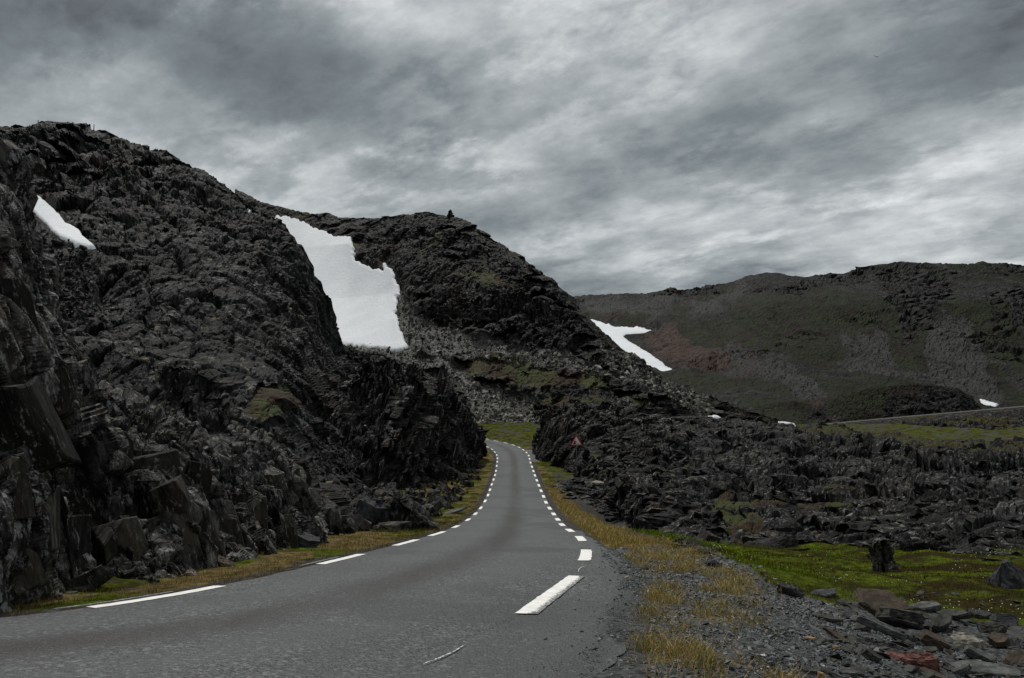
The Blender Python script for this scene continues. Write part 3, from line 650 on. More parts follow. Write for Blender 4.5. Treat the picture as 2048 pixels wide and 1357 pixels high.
# far road climbing on the right, on its fill
fr = [(1460, 862), (1540, 857), (1600, 853), (1640, 849.5), (1700, 844), (1760, 838.5), (1820, 833), (1880, 828), (1960, 821), (2048, 813), (2240, 800)]
px = sgrid(1460, 2240, 6)
rows = [[(x, y + 0.9, 227.0) for x, y in fr], [(x, y - 1.2, 230.5) for x, y in fr]]
V, N, PX, PYg = loft(rows, px, [3], [(0.1, -0.3)])
M_dirt = stone_mat('far_road_gravel', (0.075, 0.070, 0.058), 0.6, 0.25, 0.0)
fo = mesh_obj('far_road', V, grid_faces(*PX.shape), M_dirt, smooth=True); tag(fo, 'thin pale road line climbing across the foot of the far hill', kind='structure')
rows = [[(x, y + 30, 214.0) for x, y in fr], [(x, y + 12, 221) for x, y in fr], [(x, y + 1.2, 226.9) for x, y in fr]]
px = sgrid(1460, 2240, 2.6)
V, N, PX, PYg = loft(rows, px, [10, 8], [(0.5, -1)])
f2, r2 = facet(V, 1.6, 191)
bk = mesh_obj('road_bank', V + N * (0.5 * f2 * smooth01((V[-2][None, :, 2] - V[..., 2]) / 1.5))[..., None], grid_faces(*PX.shape), M_knob, attr={'mask': np.stack([smooth01(fbm(V, 8, 3, 3) * 2) * .6, f2 * 0 + .04, f2 * 0, r2], -1)})
tag(bk, 'rubble fill carrying the far road along the hillside', kind='structure')

rows = [[(1520, 880, 168), (1700, 884, 168), (1900, 874, 168), (2240, 866, 168)], [(1520, 862, 176), (1700, 866, 176), (1900, 852, 176), (2240, 848, 176)], [(1520, 856, 184), (1620, 860, 184), (1700, 861, 184), (1780, 855, 185), (1900, 841, 187), (2048, 834, 188), (2240, 832, 188)]]
px = sgrid(1520, 2240, 2.4)
V, N, PX, PYg = loft(rows, px, [12, 12], [(4, 0), (12, -1), (25, -6)])
f1, r1 = facet(V, 3.0, 601, (1, 1, 1)); f2, r2 = facet(V, 1.2, 602, (1, 1, 1)); Ta, _ = terrace(V, N, 1.6, 605, k=0.7, cap=2)
lg = mesh_obj('rock_ledge', V + Ta + N * (f1 * 0.7 + f2 * 0.3 - 0.4 + 1.2 * fbm(V, 14, 3, 6))[..., None], grid_faces(*PX.shape), M_knob, attr={'mask': np.stack([smooth01(0.35 + fbm(V, 7, 3, 3) * 2), f2 * 0, f2 * 0, r2], -1)})
tag(lg, 'low mossy rock ledges below the far road on the right', kind='structure')

# middle hill ---------------------------------------------------------------------
px = sgrid(470, 1570, 2.3)
rows = [[(470, 900, 150), (700, 880, 150), (900, 872, 165), (950, 860, 168), (1050, 850, 172), (1150, 862, 160), (1300, 868, 150), (1450, 856, 165), (1570, 858, 185)],
        [(470, 720, 240), (600, 720, 225), (700, 706, 218), (800, 690, 216), (850, 660, 224), (900, 650, 224), (960, 668, 216), (1040, 690, 207), (1100, 702, 200), (1200, 722, 192), (1300, 772, 182), (1400, 812, 182), (1570, 852, 193)],
        [(470, 600, 270), (600, 600, 265), (700, 600, 260), (780, 590, 250), (840, 562, 240), (900, 556, 236), (960, 562, 230), (1040, 592, 222), (1100, 622, 213), (1150, 652, 207), (1200, 694, 201), (1300, 755, 189), (1400, 800, 185), (1570, 848, 195)],
        [(470, 480, 320), (600, 500, 305), (700, 490, 295), (760, 500, 280), (850, 480, 272), (900, 480, 268), (960, 497, 258), (1040, 545, 243), (1100, 585, 230), (1150, 622, 218), (1200, 675, 208), (1300, 746, 195), (1400, 794, 188), (1570, 845, 196)],
        [(470, 380, 345), (520, 404, 340), (545, 412, 338), (580, 422, 336), (620, 427, 334), (650, 427, 332), (680, 436, 330), (720, 437, 326), (760, 436, 320), (800, 430, 312), (850, 425, 304), (880, 430, 300), (897, 434, 298), (920, 440, 294), (950, 452, 288), (985, 475, 280), (1010, 492, 272), (1040, 515, 264), (1075, 545, 254), (1105, 565, 247), (1130, 585, 240), (1150, 605, 234), (1165, 622, 228), (1190, 650, 220), (1230, 684, 212), (1270, 714, 206), (1310, 742, 200), (1350, 764, 196), (1400, 786, 192), (1440, 800, 192), (1500, 824, 195), (1570, 857, 190)]]
r3 = np.array(rows[2], float)
for k_ in (3, 4): rows[k_] = [(x, y, np.interp(x, r3[:, 0], r3[:, 2]) + (Y - np.interp(x, r3[:, 0], r3[:, 2])) * np.interp(x, [650, 800], [0.9, 0.6])) for x, y, Y in rows[k_]]
V, N, PX, PYg = loft(rows, px, [70, 52, 42, 40], [(12, -1), (40, -8), (110, -70)], ysm=7)
SN_B = [(556, 431), (580, 437), (610, 445), (640, 461), (662, 470), (704, 474), (708, 500), (712, 522), (730, 531), (747, 537), (765, 541), (768, 524), (776, 536), (791, 546), (793, 560), (803, 582), (795, 596), (793, 622), (789, 627), (800, 652), (810, 680), (818, 696), (790, 703), (690, 694), (590, 660), (550, 560), (530, 450)]
sdb = sdpoly(PX, PYg, SN_B)
scr = pmask(PX, PYg, [[(800, 590), (850, 645), (960, 680), (1100, 704), (1180, 722), (1240, 755), (1180, 750), (1100, 735), (1000, 716), (930, 722), (880, 715), (820, 705), (795, 640)],
                      [(690, 690), (800, 698), (900, 712), (930, 750), (980, 770), (1060, 790), (1090, 850), (940, 850), (930, 800), (880, 740), (700, 730)],
                      [(1190, 690), (1240, 712), (1330, 760), (1420, 800), (1420, 822), (1320, 800), (1220, 742)]], 16, 14, 34)
led = pmask(PX, PYg, [[(915, 715), (1000, 710), (1100, 735), (1200, 750), (1240, 778), (1100, 775), (980, 765), (930, 748)], [(830, 500), (880, 470), (885, 480), (845, 515)], [(880, 540), (1000, 550), (1060, 590), (980, 575), (900, 555)], [(1100, 790), (1300, 800), (1290, 830), (1100, 815)]], 16, 18, 36)
f1, r1 = facet(V, 7.0, 11, (0.7, 0.9, 2.6), rotm(0, 8, 0)); f2, r2 = facet(V, 2.4, 12, (0.7, 0.8, 2.8), rotm(0, 10, 0)); f3, r3 = facet(V, 1.1, 13, (0.8, 0.9, 1.7), tilt=1.4)
cl = (1 - scr) * (1 - 0.6 * led) * smooth01((sdb + 4) / 14)
step = 0.5 + 0.5 * fbm(V * np.array([0.35, 0.35, 1.6]), 16, 3, 18)
topm = smooth01((PYg - np.repeat(PYg[-1:], len(PYg), 0)) / 45)
cl = cl * (0.35 + 0.65 * topm) * smooth01((1560 - PX) / 70)
disp = cl * (f1 * 0.75 + f2 * 0.42 + step * 1.5)  + (0.08 + 0.2 * scr + 0.06 * cl) * f3 * smooth01((sdb + 3) / 8) + (1.1 * fbm(V, 11, 4, 19)) * smooth01((sdb + 6) / 14)
hl = np.ones(V.shape[0]); hl[-8:] = 0.15; hl[:14] = np.linspace(0.1, 1, 14)
Ta, ra = terrace(V, N, 15, 910, 0.8, 0.4, k=0.38, dip=10); Tb, rb = terrace(V, N, 2.6, 920, 0.6, 0.5, fixed=1.0, dip=78)
D2 = V + N * (disp * hl[:, None])[..., None] + (Ta + Tb) * (hl[:, None] * cl)[..., None]
moss = np.clip(led * 0.9 + smooth01(fbm(V, 13, 4, 29) * 2 - 0.55) * 0.6 * (1 - scr) + 0.45 * (1 - topm), 0, 1)
mid_hill = mesh_obj('hill', D2, grid_faces(*PX.shape), M_knob, attr={'mask': np.stack([moss, scr, scr * 0, 0.5 * r2 + 0.25 * r1 + 0.25 * r3], -1)})
tag(mid_hill, 'steep rocky hill in the middle with fluted cliffs and scree below', kind='structure')
snow_on(V, N, PX, PYg, SN_B, 0.7, 5, 'large white snow field filling the gully left of the middle hill', 7.0)
K2 = dict(V=D2, N=N, scr=scr, PX=PX, PY=PYg)

# left hill -----------------------------------------------------------------------
px = sgrid(-260, 840, 2.5)
rows = [[(-260, 1000, 44), (0, 960, 44), (200, 930, 46), (350, 950, 46), (450, 1000, 44), (560, 1060, 37), (650, 1062, 37), (720, 1050, 45), (760, 1000, 61), (840, 900, 84)],
        [(-260, 720, 54), (0, 700, 54), (150, 660, 58), (300, 720, 55), (450, 770, 52), (560, 820, 52), (650, 900, 57), (700, 900, 64), (760, 850, 80), (840, 800, 96)],
        [(-260, 560, 68), (0, 540, 68), (100, 500, 72), (200, 500, 72), (300, 530, 70), (400, 570, 70), (500, 610, 72), (600, 660, 77), (680, 735, 88), (760, 770, 104), (840, 780, 120)],
        [(-260, 400, 92), (0, 380, 92), (100, 370, 98), (200, 400, 97), (300, 420, 92), (400, 450, 90), (500, 500, 90), (580, 560, 93), (620, 620, 97), (690, 705, 108), (760, 740, 122), (840, 770, 129)],
        [(-260, 235, 135), (0, 240, 135), (40, 238, 135), (80, 243, 134), (130, 250, 133), (195, 258, 132), (235, 268, 130), (300, 292, 126), (350, 310, 123), (400, 338, 120), (440, 362, 117), (480, 382, 115), (500, 398, 114), (530, 418, 112), (560, 440, 110), (585, 466, 109), (600, 490, 108), (612, 520, 107.5), (622, 548, 107), (648, 574, 108), (661, 598, 109), (676, 630, 111), (688, 665, 113), (697, 692, 115), (730, 708, 122), (760, 718, 128), (840, 762, 132)]]
V, N, PX, PYg = loft(rows, px, [66, 80, 60, 66], [(8, -1), (30, -6), (90, -60)], ysm=9)
SN_L = [(62, 388), (82, 396), (100, 412), (118, 430), (131, 446), (158, 460), (165, 473), (191, 493), (176, 496), (150, 488), (120, 475), (98, 458), (84, 442), (60, 420)]
SN_T = [(499, 402), (502, 403), (508, 410), (505, 411)]
sdb = sdpoly(PX, PYg, SN_L)
scr = pmask(PX, PYg, [[(60, 470), (150, 495), (200, 500), (190, 560), (160, 640), (110, 640), (70, 560)], [(600, 880), (690, 890), (740, 960), (760, 1000), (700, 1010), (610, 970)], [(690, 695), (840, 720), (840, 790), (760, 760), (700, 730)]], 18, 18, 40)
led = pmask(PX, PYg, [[(500, 790), (570, 760), (600, 770), (580, 810), (520, 850), (490, 840)], [(600, 1030), (700, 1020), (730, 1060), (600, 1070)]], 18, 20, 40)
f1, r1 = facet(V, 6.5, 111, (0.75, 1, 2.5), rotm(0, -10, 0)); f2, r2 = facet(V, 2.1, 112, (0.55, 0.8, 3.0), rotm(0, -8, 0)); f3, r3 = facet(V, 0.8, 113, (0.6, 0.9, 2.6), rotm(0, -8, 0), tilt=1.2)
calm = smooth01((sdb + 4) / 12); cl = (1 - 0.85 * scr) * (1 - 0.5 * led) * calm
topm = smooth01((PYg - np.repeat(PYg[-1:], len(PYg), 0)) / 40)
dm = np.clip(V[..., 1] / 100, 0.5, 1.1)
step = fbm(V * np.array([0.35, 0.35, 1.5]), 15, 3, 118)
disp = cl * (0.4 + 0.6 * topm) * dm * (f1 * 1.1 + f2 * 0.42 + step * 1.6) + calm * (f3 * (0.09 + 0.12 * scr) * dm + 2.2 * fbm(V, 13, 4, 119) * dm)
hl = np.ones(V.shape[0]); hl[-8:] = 0.15; hl[:12] = np.linspace(0.3, 1, 12)
Ta, ra = terrace(V, N, 11, 930, 1.0, 0.7, k=0.42, dip=-10); Tb, rb = terrace(V, N, 2.8, 940, 0.8, 0.7, fixed=0.75, dip=-64)
D3 = V + N * (disp * hl[:, None])[..., None] + (Ta + Tb) * (hl[:, None] * cl * (0.35 + 0.65 * topm) * np.clip(dm, .5, 1))[..., None]
moss = np.clip(led + smooth01(fbm(V, 9, 4, 129) * 2.2 - 0.5) * 0.55 * (1 - scr) + 0.3 * (1 - topm), 0, 1)
left_hill = mesh_obj('hill', D3, grid_faces(*PX.shape), M_left, attr={'mask': np.stack([moss, scr * 0.8, scr * 0, 0.45 * r2 + 0.3 * r1 + 0.25 * r3], -1)})
tag(left_hill, 'high craggy dark hill rising on the left', kind='structure')
snow_on(V, N, PX, PYg, SN_L, 0.22, 4, 'small white snow patch in the notch of the left hill', 2.0)
snow_on(D3, N, PX, PYg, SN_T, 0.7, 2.5, 'tiny white snow fleck on the shoulder of the left hill', 0.3)
K3 = dict(V=D3, N=N, scr=scr, PX=PX, PY=PYg)

# near rock cutting on the left ------------------------------------------------------
px = np.r_[sgrid(-420, -12, 8), sgrid(-8, 640, 2.1)]
bas = [(-420, 1440), (-200, 1300), (0, 1222), (100, 1182), (200, 1158), (330, 1150), (440, 1128), (520, 1112), (600, 1098), (640, 1085)]
basY = [hit(x, y, fz)[1] for x, y in bas]
top = [(-420, 180, 9.0), (-200, 260, 9.5), (0, 306, 11.5), (35, 326, 12), (52, 390, 12.5), (62, 470, 13), (88, 560, 14), (130, 640, 15), (165, 700, 16), (190, 755, 16.5), (240, 780, 17), (300, 792, 17.5), (400, 838, 18), (470, 868, 18.5), (540, 900, 19), (575, 930, 19), (600, 985, 18.5), (618, 1050, 18), (640, 1080, 18)]
tx, ty, tY = np.array(top).T
bx, by = np.array(bas).T
def crow(f, fy): return [(x, np.interp(x, bx, by) * (1 - f) + f * np.interp(x, tx, ty), np.interp(x, bx, basY) * (1 - fy) + fy * np.interp(x, tx, tY)) for x in sgrid(-420, 640, 20)]
rows = [crow(-0.06, -0.05), crow(0.35, 0.14), crow(0.62, 0.36), crow(0.85, 0.62), [(x, y, Y) for x, y, Y in top]]
V, N, PX, PYg = loft(rows, px, [120, 80, 62, 48], [(1.2, 0.05), (4, -0.4), (9, -1.8), (16, -6)], ysm=10)
rm = rotm(0, -22, 12)
f0, r0 = facet(V, 2.3, 200, (0.8, 1, 1.5), rm, 0.35); f1, r1 = facet(V, 0.85, 211, (0.62, 0.9, 1.9), rm, 0.35, 1.3); f2, r2 = facet(V, 0.36, 212, (0.7, 0.9, 1.7), rm, 0.4, 1.4); f3, r3 = facet(V, 0.11, 213, (0.8, 1, 1.4), rm, 0.5, 1.5)
rub = smooth01((0.5 * (900 + 780) - 60 - (PYg - 0.16 * (PX - 300))) / 80 + 0.5) * smooth01((PX - 140) / 60)      # crumbling upper shelf
hl = np.ones(V.shape[0]); hl[-8:] = 0.5
sm_ = fbm(V, 1.8, 3, 230); fine_w = smooth01(0.35 + 1.6 * sm_)
disp = (1 - 0.5 * rub) * (f0 * 0.52 + f1 * 0.27) + f2 * (0.06 + 0.06 * fine_w + 0.05 * rub) + f3 * (0.010 + 0.022 * fine_w + 0.02 * rub) + 0.25 * fbm(V, 3, 3, 231)
D4 = V + N * (disp * hl[:, None])[..., None]
moss = np.clip(smooth01(fbm(V, 1.3, 4, 240) * 2.2 - 0.35) * rub * 0.7 + 0.0, 0, 1)
cutting = mesh_obj('rock_face', D4, grid_faces(*PX.shape), M_cut, attr={'mask': np.stack([moss, rub * 0.35, r0 * 0, 0.45 * r1 + 0.3 * r0 + 0.25 * r2], -1)})
tag(cutting, 'near rock cutting of leaning dark slabs beside the left verge', kind='structure')
K4 = dict(V=D4, N=N, PX=PX, PY=PYg)

# left buttress ------------------------------------------------------------------------
cr_ = [(640, 900, 66), (690, 790, 69), (715, 745, 70), (740, 718, 70), (780, 711, 70), (800, 720, 71), (830, 729, 73), (860, 745, 76), (890, 760, 80), (905, 786, 83), (920, 807, 86), (938, 824, 91), (948, 850, 96), (958, 876, 101), (968, 895, 106), (976, 925, 108)]
rows = [[(640, 1010, 60), (700, 1000, 60), (760, 998, 61), (830, 990, 63), (880, 970, 71), (930, 950, 84), (955, 935, 97), (976, 935, 106)],
        [(640, 950, 63), (690, 880, 65), (760, 860, 64.5), (830, 860, 66.5), (880, 866, 74), (930, 884, 86), (955, 905, 98), (968, 915, 105), (976, 930, 107)], cr_]
px = dens_px(rows, 2.4, 0.22)
V, N, PX, PYg = loft(rows, px, [75, 95], [(2, 0.2), (6, -0.6), (14, -4), (24, -12)], ysm=7)
rm = rotm(0, 16, -10)
f0, r0 = facet(V, 4.0, 300, (0.6, 1, 2.4), rm, 0.4); f1, r1 = facet(V, 1.5, 311, (0.45, 0.9, 3.2), rm, 0.5); f2, r2 = facet(V, 0.6, 312, (0.55, 0.9, 2.6), rm, 0.5); f3, r3 = facet(V, 0.25, 313, (0.8, 1, 1.8), rm, .5)
hl = np.ones(V.shape[0]); hl[-8:] = 0.5
Ta, _ = terrace(V, N, 3.4, 970, 0.5, 1.2, fixed=2.2, dip=72); Tb, _ = terrace(V, N, 1.1, 975, 0.6, 1.2, fixed=0.8, dip=74)
D5 = V + (Ta + Tb) * hl[:, None, None] + N * ((f0 * 0.8 + f1 * 0.3 + f2 * 0.13 + f3 * 0.03 + 0.5 * fbm(V, 5, 3, 331)) * hl[:, None])[..., None]
but_l = mesh_obj('rock_face', D5, grid_faces(*PX.shape), M_but, attr={'mask': np.stack([smooth01(fbm(V, 3, 3, 340) * 2 - .6) * .4, f0 * 0, f0 * 0, 0.5 * r1 + 0.25 * r0 + 0.25 * r2], -1)})
tag(but_l, 'black upright rock buttress with white streaks left of the road bend', kind='structure')
K5 = dict(V=D5, N=N, PX=PX, PY=PYg)

# right buttress -----------------------------------------------------------------------
cr_ = [(1072, 905, 112), (1078, 880, 111), (1088, 836, 108), (1110, 817, 104), (1150, 809, 100), (1200, 806, 95), (1250, 803, 90), (1272, 812, 85), (1300, 832, 80), (1345, 848, 75)]
rows = [[(1072, 930, 106), (1088, 928, 100), (1130, 940, 88), (1170, 956, 76), (1230, 985, 60), (1280, 1010, 50), (1345, 1030, 44)],
        [(1072, 918, 109), (1088, 885, 104), (1130, 880, 95), (1170, 885, 86), (1230, 900, 74), (1280, 930, 62), (1345, 950, 56)], cr_]
px = dens_px(rows, 2.4, 0.24)
V, N, PX, PYg = loft(rows, px, [55, 70], [(2, 0.2), (6, -0.4), (14, -3), (24, -9)], ysm=6)
rm = rotm(0, 17, 10)
f0, r0 = facet(V, 3.6, 400, (0.6, 1, 2.6), rm, 0.4); f1, r1 = facet(V, 1.4, 411, (0.45, 0.9, 3.2), rm, 0.5); f2, r2 = facet(V, 0.6, 412, (0.5, 0.9, 2.8), rm, 0.5); f3, r3 = facet(V, 0.25, 413, (0.8, 1, 1.8), rm, .5)
hl = np.ones(V.shape[0]); hl[-8:] = 0.5
Ta, _ = terrace(V, N, 3.0, 980, 0.5, 1.2, fixed=2.0, dip=70); Tb, _ = terrace(V, N, 1.0, 985, 0.6, 1.2, fixed=0.75, dip=72)
D6 = V + (Ta + Tb) * hl[:, None, None] + N * ((f0 * 0.8 + f1 * 0.3 + f2 * 0.13 + f3 * 0.03) * hl[:, None])[..., None]
but_r = mesh_obj('rock_face', D6, grid_faces(*PX.shape), M_but, attr={'mask': np.stack([smooth01(fbm(V, 3, 3, 440) * 2 - .6) * .4, f0 * 0, f0 * 0, 0.5 * r1 + 0.25 * r0 + 0.25 * r2], -1)})
tag(but_r, 'fluted dark rock wall behind the road sign', kind='structure')
K6 = dict(V=D6, N=N, PX=PX, PY=PYg)

# right outcrop ------------------------------------------------------------------------
bas = [(1190, 965, 66), (1230, 990, 52), (1280, 1040, 37), (1330, 1075, 31), (1400, 1095, 26.5), (1500, 1098, 25.5), (1600, 1090, 25), (1680, 1064, 26.5), (1800, 1076, 24), (1900, 1094, 21.5), (2048, 1125, 18.5), (2420, 1190, 15)]
top = [(1190, 852, 96), (1260, 838, 92), (1350, 842, 88), (1420, 837, 86), (1500, 836, 84), (1560, 850, 82), (1640, 853, 80), (1700, 863, 77), (1800, 877, 73), (1900, 883, 69), (2048, 886, 64), (2420, 898, 54)]
bx, by, bY = np.array(bas).T; tx, ty, tY = np.array(top).T
def orow(f, fy): return [(x, np.interp(x, bx, by) * (1 - f) + f * np.interp(x, tx, ty), np.interp(x, bx, bY) * (1 - fy) + fy * np.interp(x, tx, tY)) for x in sgrid(1190, 2420, 25)]
rows = [orow(-0.05, -0.02), orow(0.33, 0.12), orow(0.62, 0.36), orow(0.84, 0.66), [(x, y, Y) for x, y, Y in top]]
px = dens_px(rows, 2.8, 0.30)
V, N, PX, PYg = loft(rows, px, [52, 46, 36, 28], [(3, 0), (9, -0.8), (22, -5)], ysm=5)
rm = rotm(0, 24, 8)
dm = np.clip(V[..., 1] / 45, 0.5, 1.5)
f0, r0 = facet(V, 4.5, 500, (1, 1, 1), rm, 0.5); f1, r1 = facet(V, 1.7, 511, (0.8, 1, 1.1), rm, 0.5); f2, r2 = facet(V, 0.7, 512, (0.8, 0.9, 1.2), rm, 0.5); f3, r3 = facet(V, 0.3, 513, (0.8, 1, 1.4), rm, .5, 1.5)
led = pmask(PX, PYg, [[(1400, 985), (1480, 988), (1560, 996), (1540, 1008), (1420, 1000)], [(1640, 1000), (1700, 990), (1690, 1010)], [(1440, 1010), (1520, 1015), (1530, 1060), (1450, 1070)], [(1930, 880), (1960, 895), (1965, 930), (1945, 920)], [(1600, 850), (1700, 862), (1900, 885), (2060, 885), (2060, 898), (1850, 900), (1680, 880)]], 14, 14, 30)
hl = np.ones(V.shape[0]); hl[-8:] = 0.5
Nd = N * np.array([1, 1, 0.4]); Nd /= np.linalg.norm(Nd, axis=-1, keepdims=True)
Ta, ra = terrace(V, N, 3.0, 950, 0.9, 0.9, k=0.28, cap=1.6, dip=38); Tb, rb = terrace(V, N, 1.3, 960, 0.9, 0.8, fixed=0.8, dip=58)
dm = dm * (1 - 0.4 * smooth01((V[..., 1] - 45) / 30))
D7 = V + (Ta + Tb) * (hl[:, None] * (1 - led))[..., None] + Nd * (((1 - 0.6 * led) * dm * (f0 * 0.8 + f1 * 0.42 + f2 * 0.16) + f3 * 0.03 * dm + 0.7 * fbm(V, 7, 4, 531)) * hl[:, None])[..., None]
moss = np.clip(led + smooth01(fbm(V, 4, 4, 540) * 2.2 - 0.45) * 0.5, 0, 1)
outcrop = mesh_obj('rock_face', D7, grid_faces(*PX.shape), M_out, attr={'mask': np.stack([moss, f0 * 0 + .12, f0 * 0, 0.45 * r1 + 0.3 * r0 + 0.25 * r2], -1)})
tag(outcrop, 'broken rocky outcrop with mossy ledges right of the road', kind='structure')
K7 = dict(V=D7, N=N, PX=PX, PY=PYg)

# ------------------------------------------------------------------ loose stones
def hull_mesh(name, n=14, sq=2.2, seed=0, flat=1.0):
    """an angular block: the convex hull of points on a boxy super-ellipsoid"""
    r_ = random.Random(seed); bm = bmesh.new()
    for _ in range(n):
        v = Vector((r_.gauss(0, 1), r_.gauss(0, 1), r_.gauss(0, 1))); v.normalize()
        m_ = max(abs(v.x), abs(v.y), abs(v.z)); v = v * (0.35 + 0.65 / m_) * r_.uniform(0.8, 1.0)
        bm.verts.new((v.x * 0.62, v.y * 0.62, v.z * 0.62 * flat))
    bmesh.ops.convex_hull(bm, input=bm.verts[:])
    loose = [v for v in bm.verts if not v.link_faces]
    if loose: bmesh.ops.delete(bm, geom=loose, context='VERTS')
    bmesh.ops.triangulate(bm, faces=bm.faces[:])
    bm.verts.index_update()
    V = np.array([v.co[:] for v in bm.verts]); F = np.array([[v.index for v in f.verts] for f in bm.faces]); bm.free()
    return V, F
HULLS = [hull_mesh('h', random.Random(k).randint(11, 17), seed=k) for k in range(14)]
PEBS = [hull_mesh('h', 8, seed=900 + k) for k in range(12)]
def randrot(n, tilt=3.14):
    q = rng.normal(size=(n, 4)); q /= np.linalg.norm(q, axis=1)[:, None]
    a, b, c, d = q.T
    return np.stack([np.stack([1 - 2 * (c * c + d * d), 2 * (b * c - a * d), 2 * (b * d + a * c)], -1), np.stack([2 * (b * c + a * d), 1 - 2 * (b * b + d * d), 2 * (c * d - a * b)], -1), np.stack([2 * (b * d - a * c), 2 * (c * d + a * b), 1 - 2 * (b * b + c * c)], -1)], 1)
def scatter(name, pos, size, mat, squash=(1, .75, .5), attr='mask', tone=None, flatlie=False, label=None, lean=0.0, HULLS=HULLS):
    Vs, Fs, At = [], [], []; base = 0; n = len(pos)
    kind = rng.integers(0, len(HULLS), n); Rm = randrot(n)
    if flatlie:
        az = rng.uniform(0, 6.28, n); tl = rng.normal(0, 0.22, (n, 2)) + np.array([lean, 0]); c, s = np.cos(az), np.sin(az)
        Rm = np.stack([np.stack([c, -s, tl[:, 0]], -1), np.stack([s, c, tl[:, 1]], -1), np.stack([-tl[:, 0], -tl[:, 1], c * 0 + 1], -1)], 1)
    sqs = np.array(squash)[None] * rng.uniform(0.75, 1.25, (n, 3))
    for k in range(len(HULLS)):
        ii = np.where(kind == k)[0]
        if not len(ii): continue
        HV, HF = HULLS[k]
        v = np.einsum('nij,nvj->nvi', Rm[ii], HV[None] * (sqs[ii] * size[ii, None])[:, None, :]) + pos[ii, None, :]
        f = HF[None] + (np.arange(len(ii)) * len(HV))[:, None, None] + base
        base += len(ii) * len(HV); Vs.append(v.reshape(-1, 3)); Fs.append(f.reshape(-1, 3))
        if tone is not None: At.append(np.repeat(tone[ii], len(HV), 0))
        else: At.append(np.repeat(np.stack([ii * 0, ii * 0, ii * 0, rng.uniform(0, 1, len(ii))], -1), len(HV), 0))
    o = mesh_obj(name, np.concatenate(Vs), np.concatenate(Fs), mat, attr={('tone' if tone is not None else 'mask'): np.concatenate(At)})
    tag(o, label, kind='stuff')
    return o
def pick(K, wgt, n):
    w_ = np.clip(wgt, 0, None).ravel(); ids = rng.choice(len(w_), n, p=w_ / w_.sum())
    return K['V'].reshape(-1, 3)[ids], K['N'].reshape(-1, 3)[ids]
area2 = (K2['PX'] > 640) & (K2['PX'] < 1460)
pos, nn = pick(K2, K2['scr'] * area2, 9000); sz = 0.35 + 0.35 * rng.pareto(2.6, 9000).clip(0, 4)
scatter('scree', pos + nn * 0.05, sz, rock_mat('scree_rock', 0.5, tone=2.9, dark=(.05, .05, .05), mid=(.12, .118, .112), warm=(.10, .088, .072), mossbias=-.5, lichen=.3), label='grey scree spread below the cliffs of the middle hill')
pos, nn = pick(K3, K3['scr'], 3500); sz = (0.22 + 0.26 * rng.pareto(2.4, 3500).clip(0, 4)) * np.clip(pos[:, 1] / 90, 0.5, 1.3)
scatter('scree', pos + nn * 0.05, sz, M_left, label='dark scree and fallen blocks in the hollows of the left hill')
# crest stones breaking the skylines
for K, n_, s_, lab in ((K2, 500, 0.55, 'small loose stones along the crest of the middle hill'), (K3, 500, 0.45, 'small loose stones along the crest of the left hill')):
    cy = K['PY'] - np.repeat(K['PY'][-1:], len(K['PY']), 0)
    pos, nn = pick(K, (cy < 7) * 1.0 * (K['V'][..., 1] > 105), n_); scatter('crest_stones', pos, s_ * (0.4 + 0.5 * rng.pareto(2.5, n_).clip(0, 1.5)), M_knob, label=lab)

# individually built slabs and blocks of the rock faces
def block_obj(name, k, mat, parent, loc, rot, size, alpha=0.5):
    key = (k, mat.name)
    if key not in BLK:
        HV, HF = HULLS[k]; m = bpy.data.meshes.new(name); m.from_pydata([tuple(v) for v in HV], [], [tuple(f) for f in HF]); m.materials.append(mat)
        a = m.attributes.new('mask', 'FLOAT_COLOR', 'POINT'); a.data.foreach_set('color', np.tile([0, 0, 0, alpha], len(HV)).astype(np.float32)); BLK[key] = m
    o = bpy.data.objects.new(name, BLK[key]); COL.objects.link(o); o.location = loc; o.rotation_euler = rot; o.scale = size
    if parent: o.parent = parent
    return o
BLK = {}
def blocks(K, n, parent, mat, pymin, pymax, pxmin, pxmax, smin, smax, rot, prop, name='rock_slab', sink=0.25):
    w_ = ((K['PX'] > pxmin) & (K['PX'] < pxmax) & (K['PY'] > pymin) & (K['PY'] < pymax)) * 1.0
    pos, nn = pick(K, w_, n)
    for p_, q_ in zip(pos, nn):
        s = smin * (smax / smin) ** random.random() * np.clip(p_[1] / K['V'][..., 1].mean(), 0.7, 1.5)
        e = (R(rot[0] + random.gauss(0, 14)), R(rot[1] + random.gauss(0, 12)), R(rot[2] + random.gauss(0, 22)))
        block_obj(name, random.randrange(len(HULLS)), mat, parent, tuple(p_ - q_ * s * sink), e, (s * prop[0], s * prop[1], s * prop[2]), random.random())
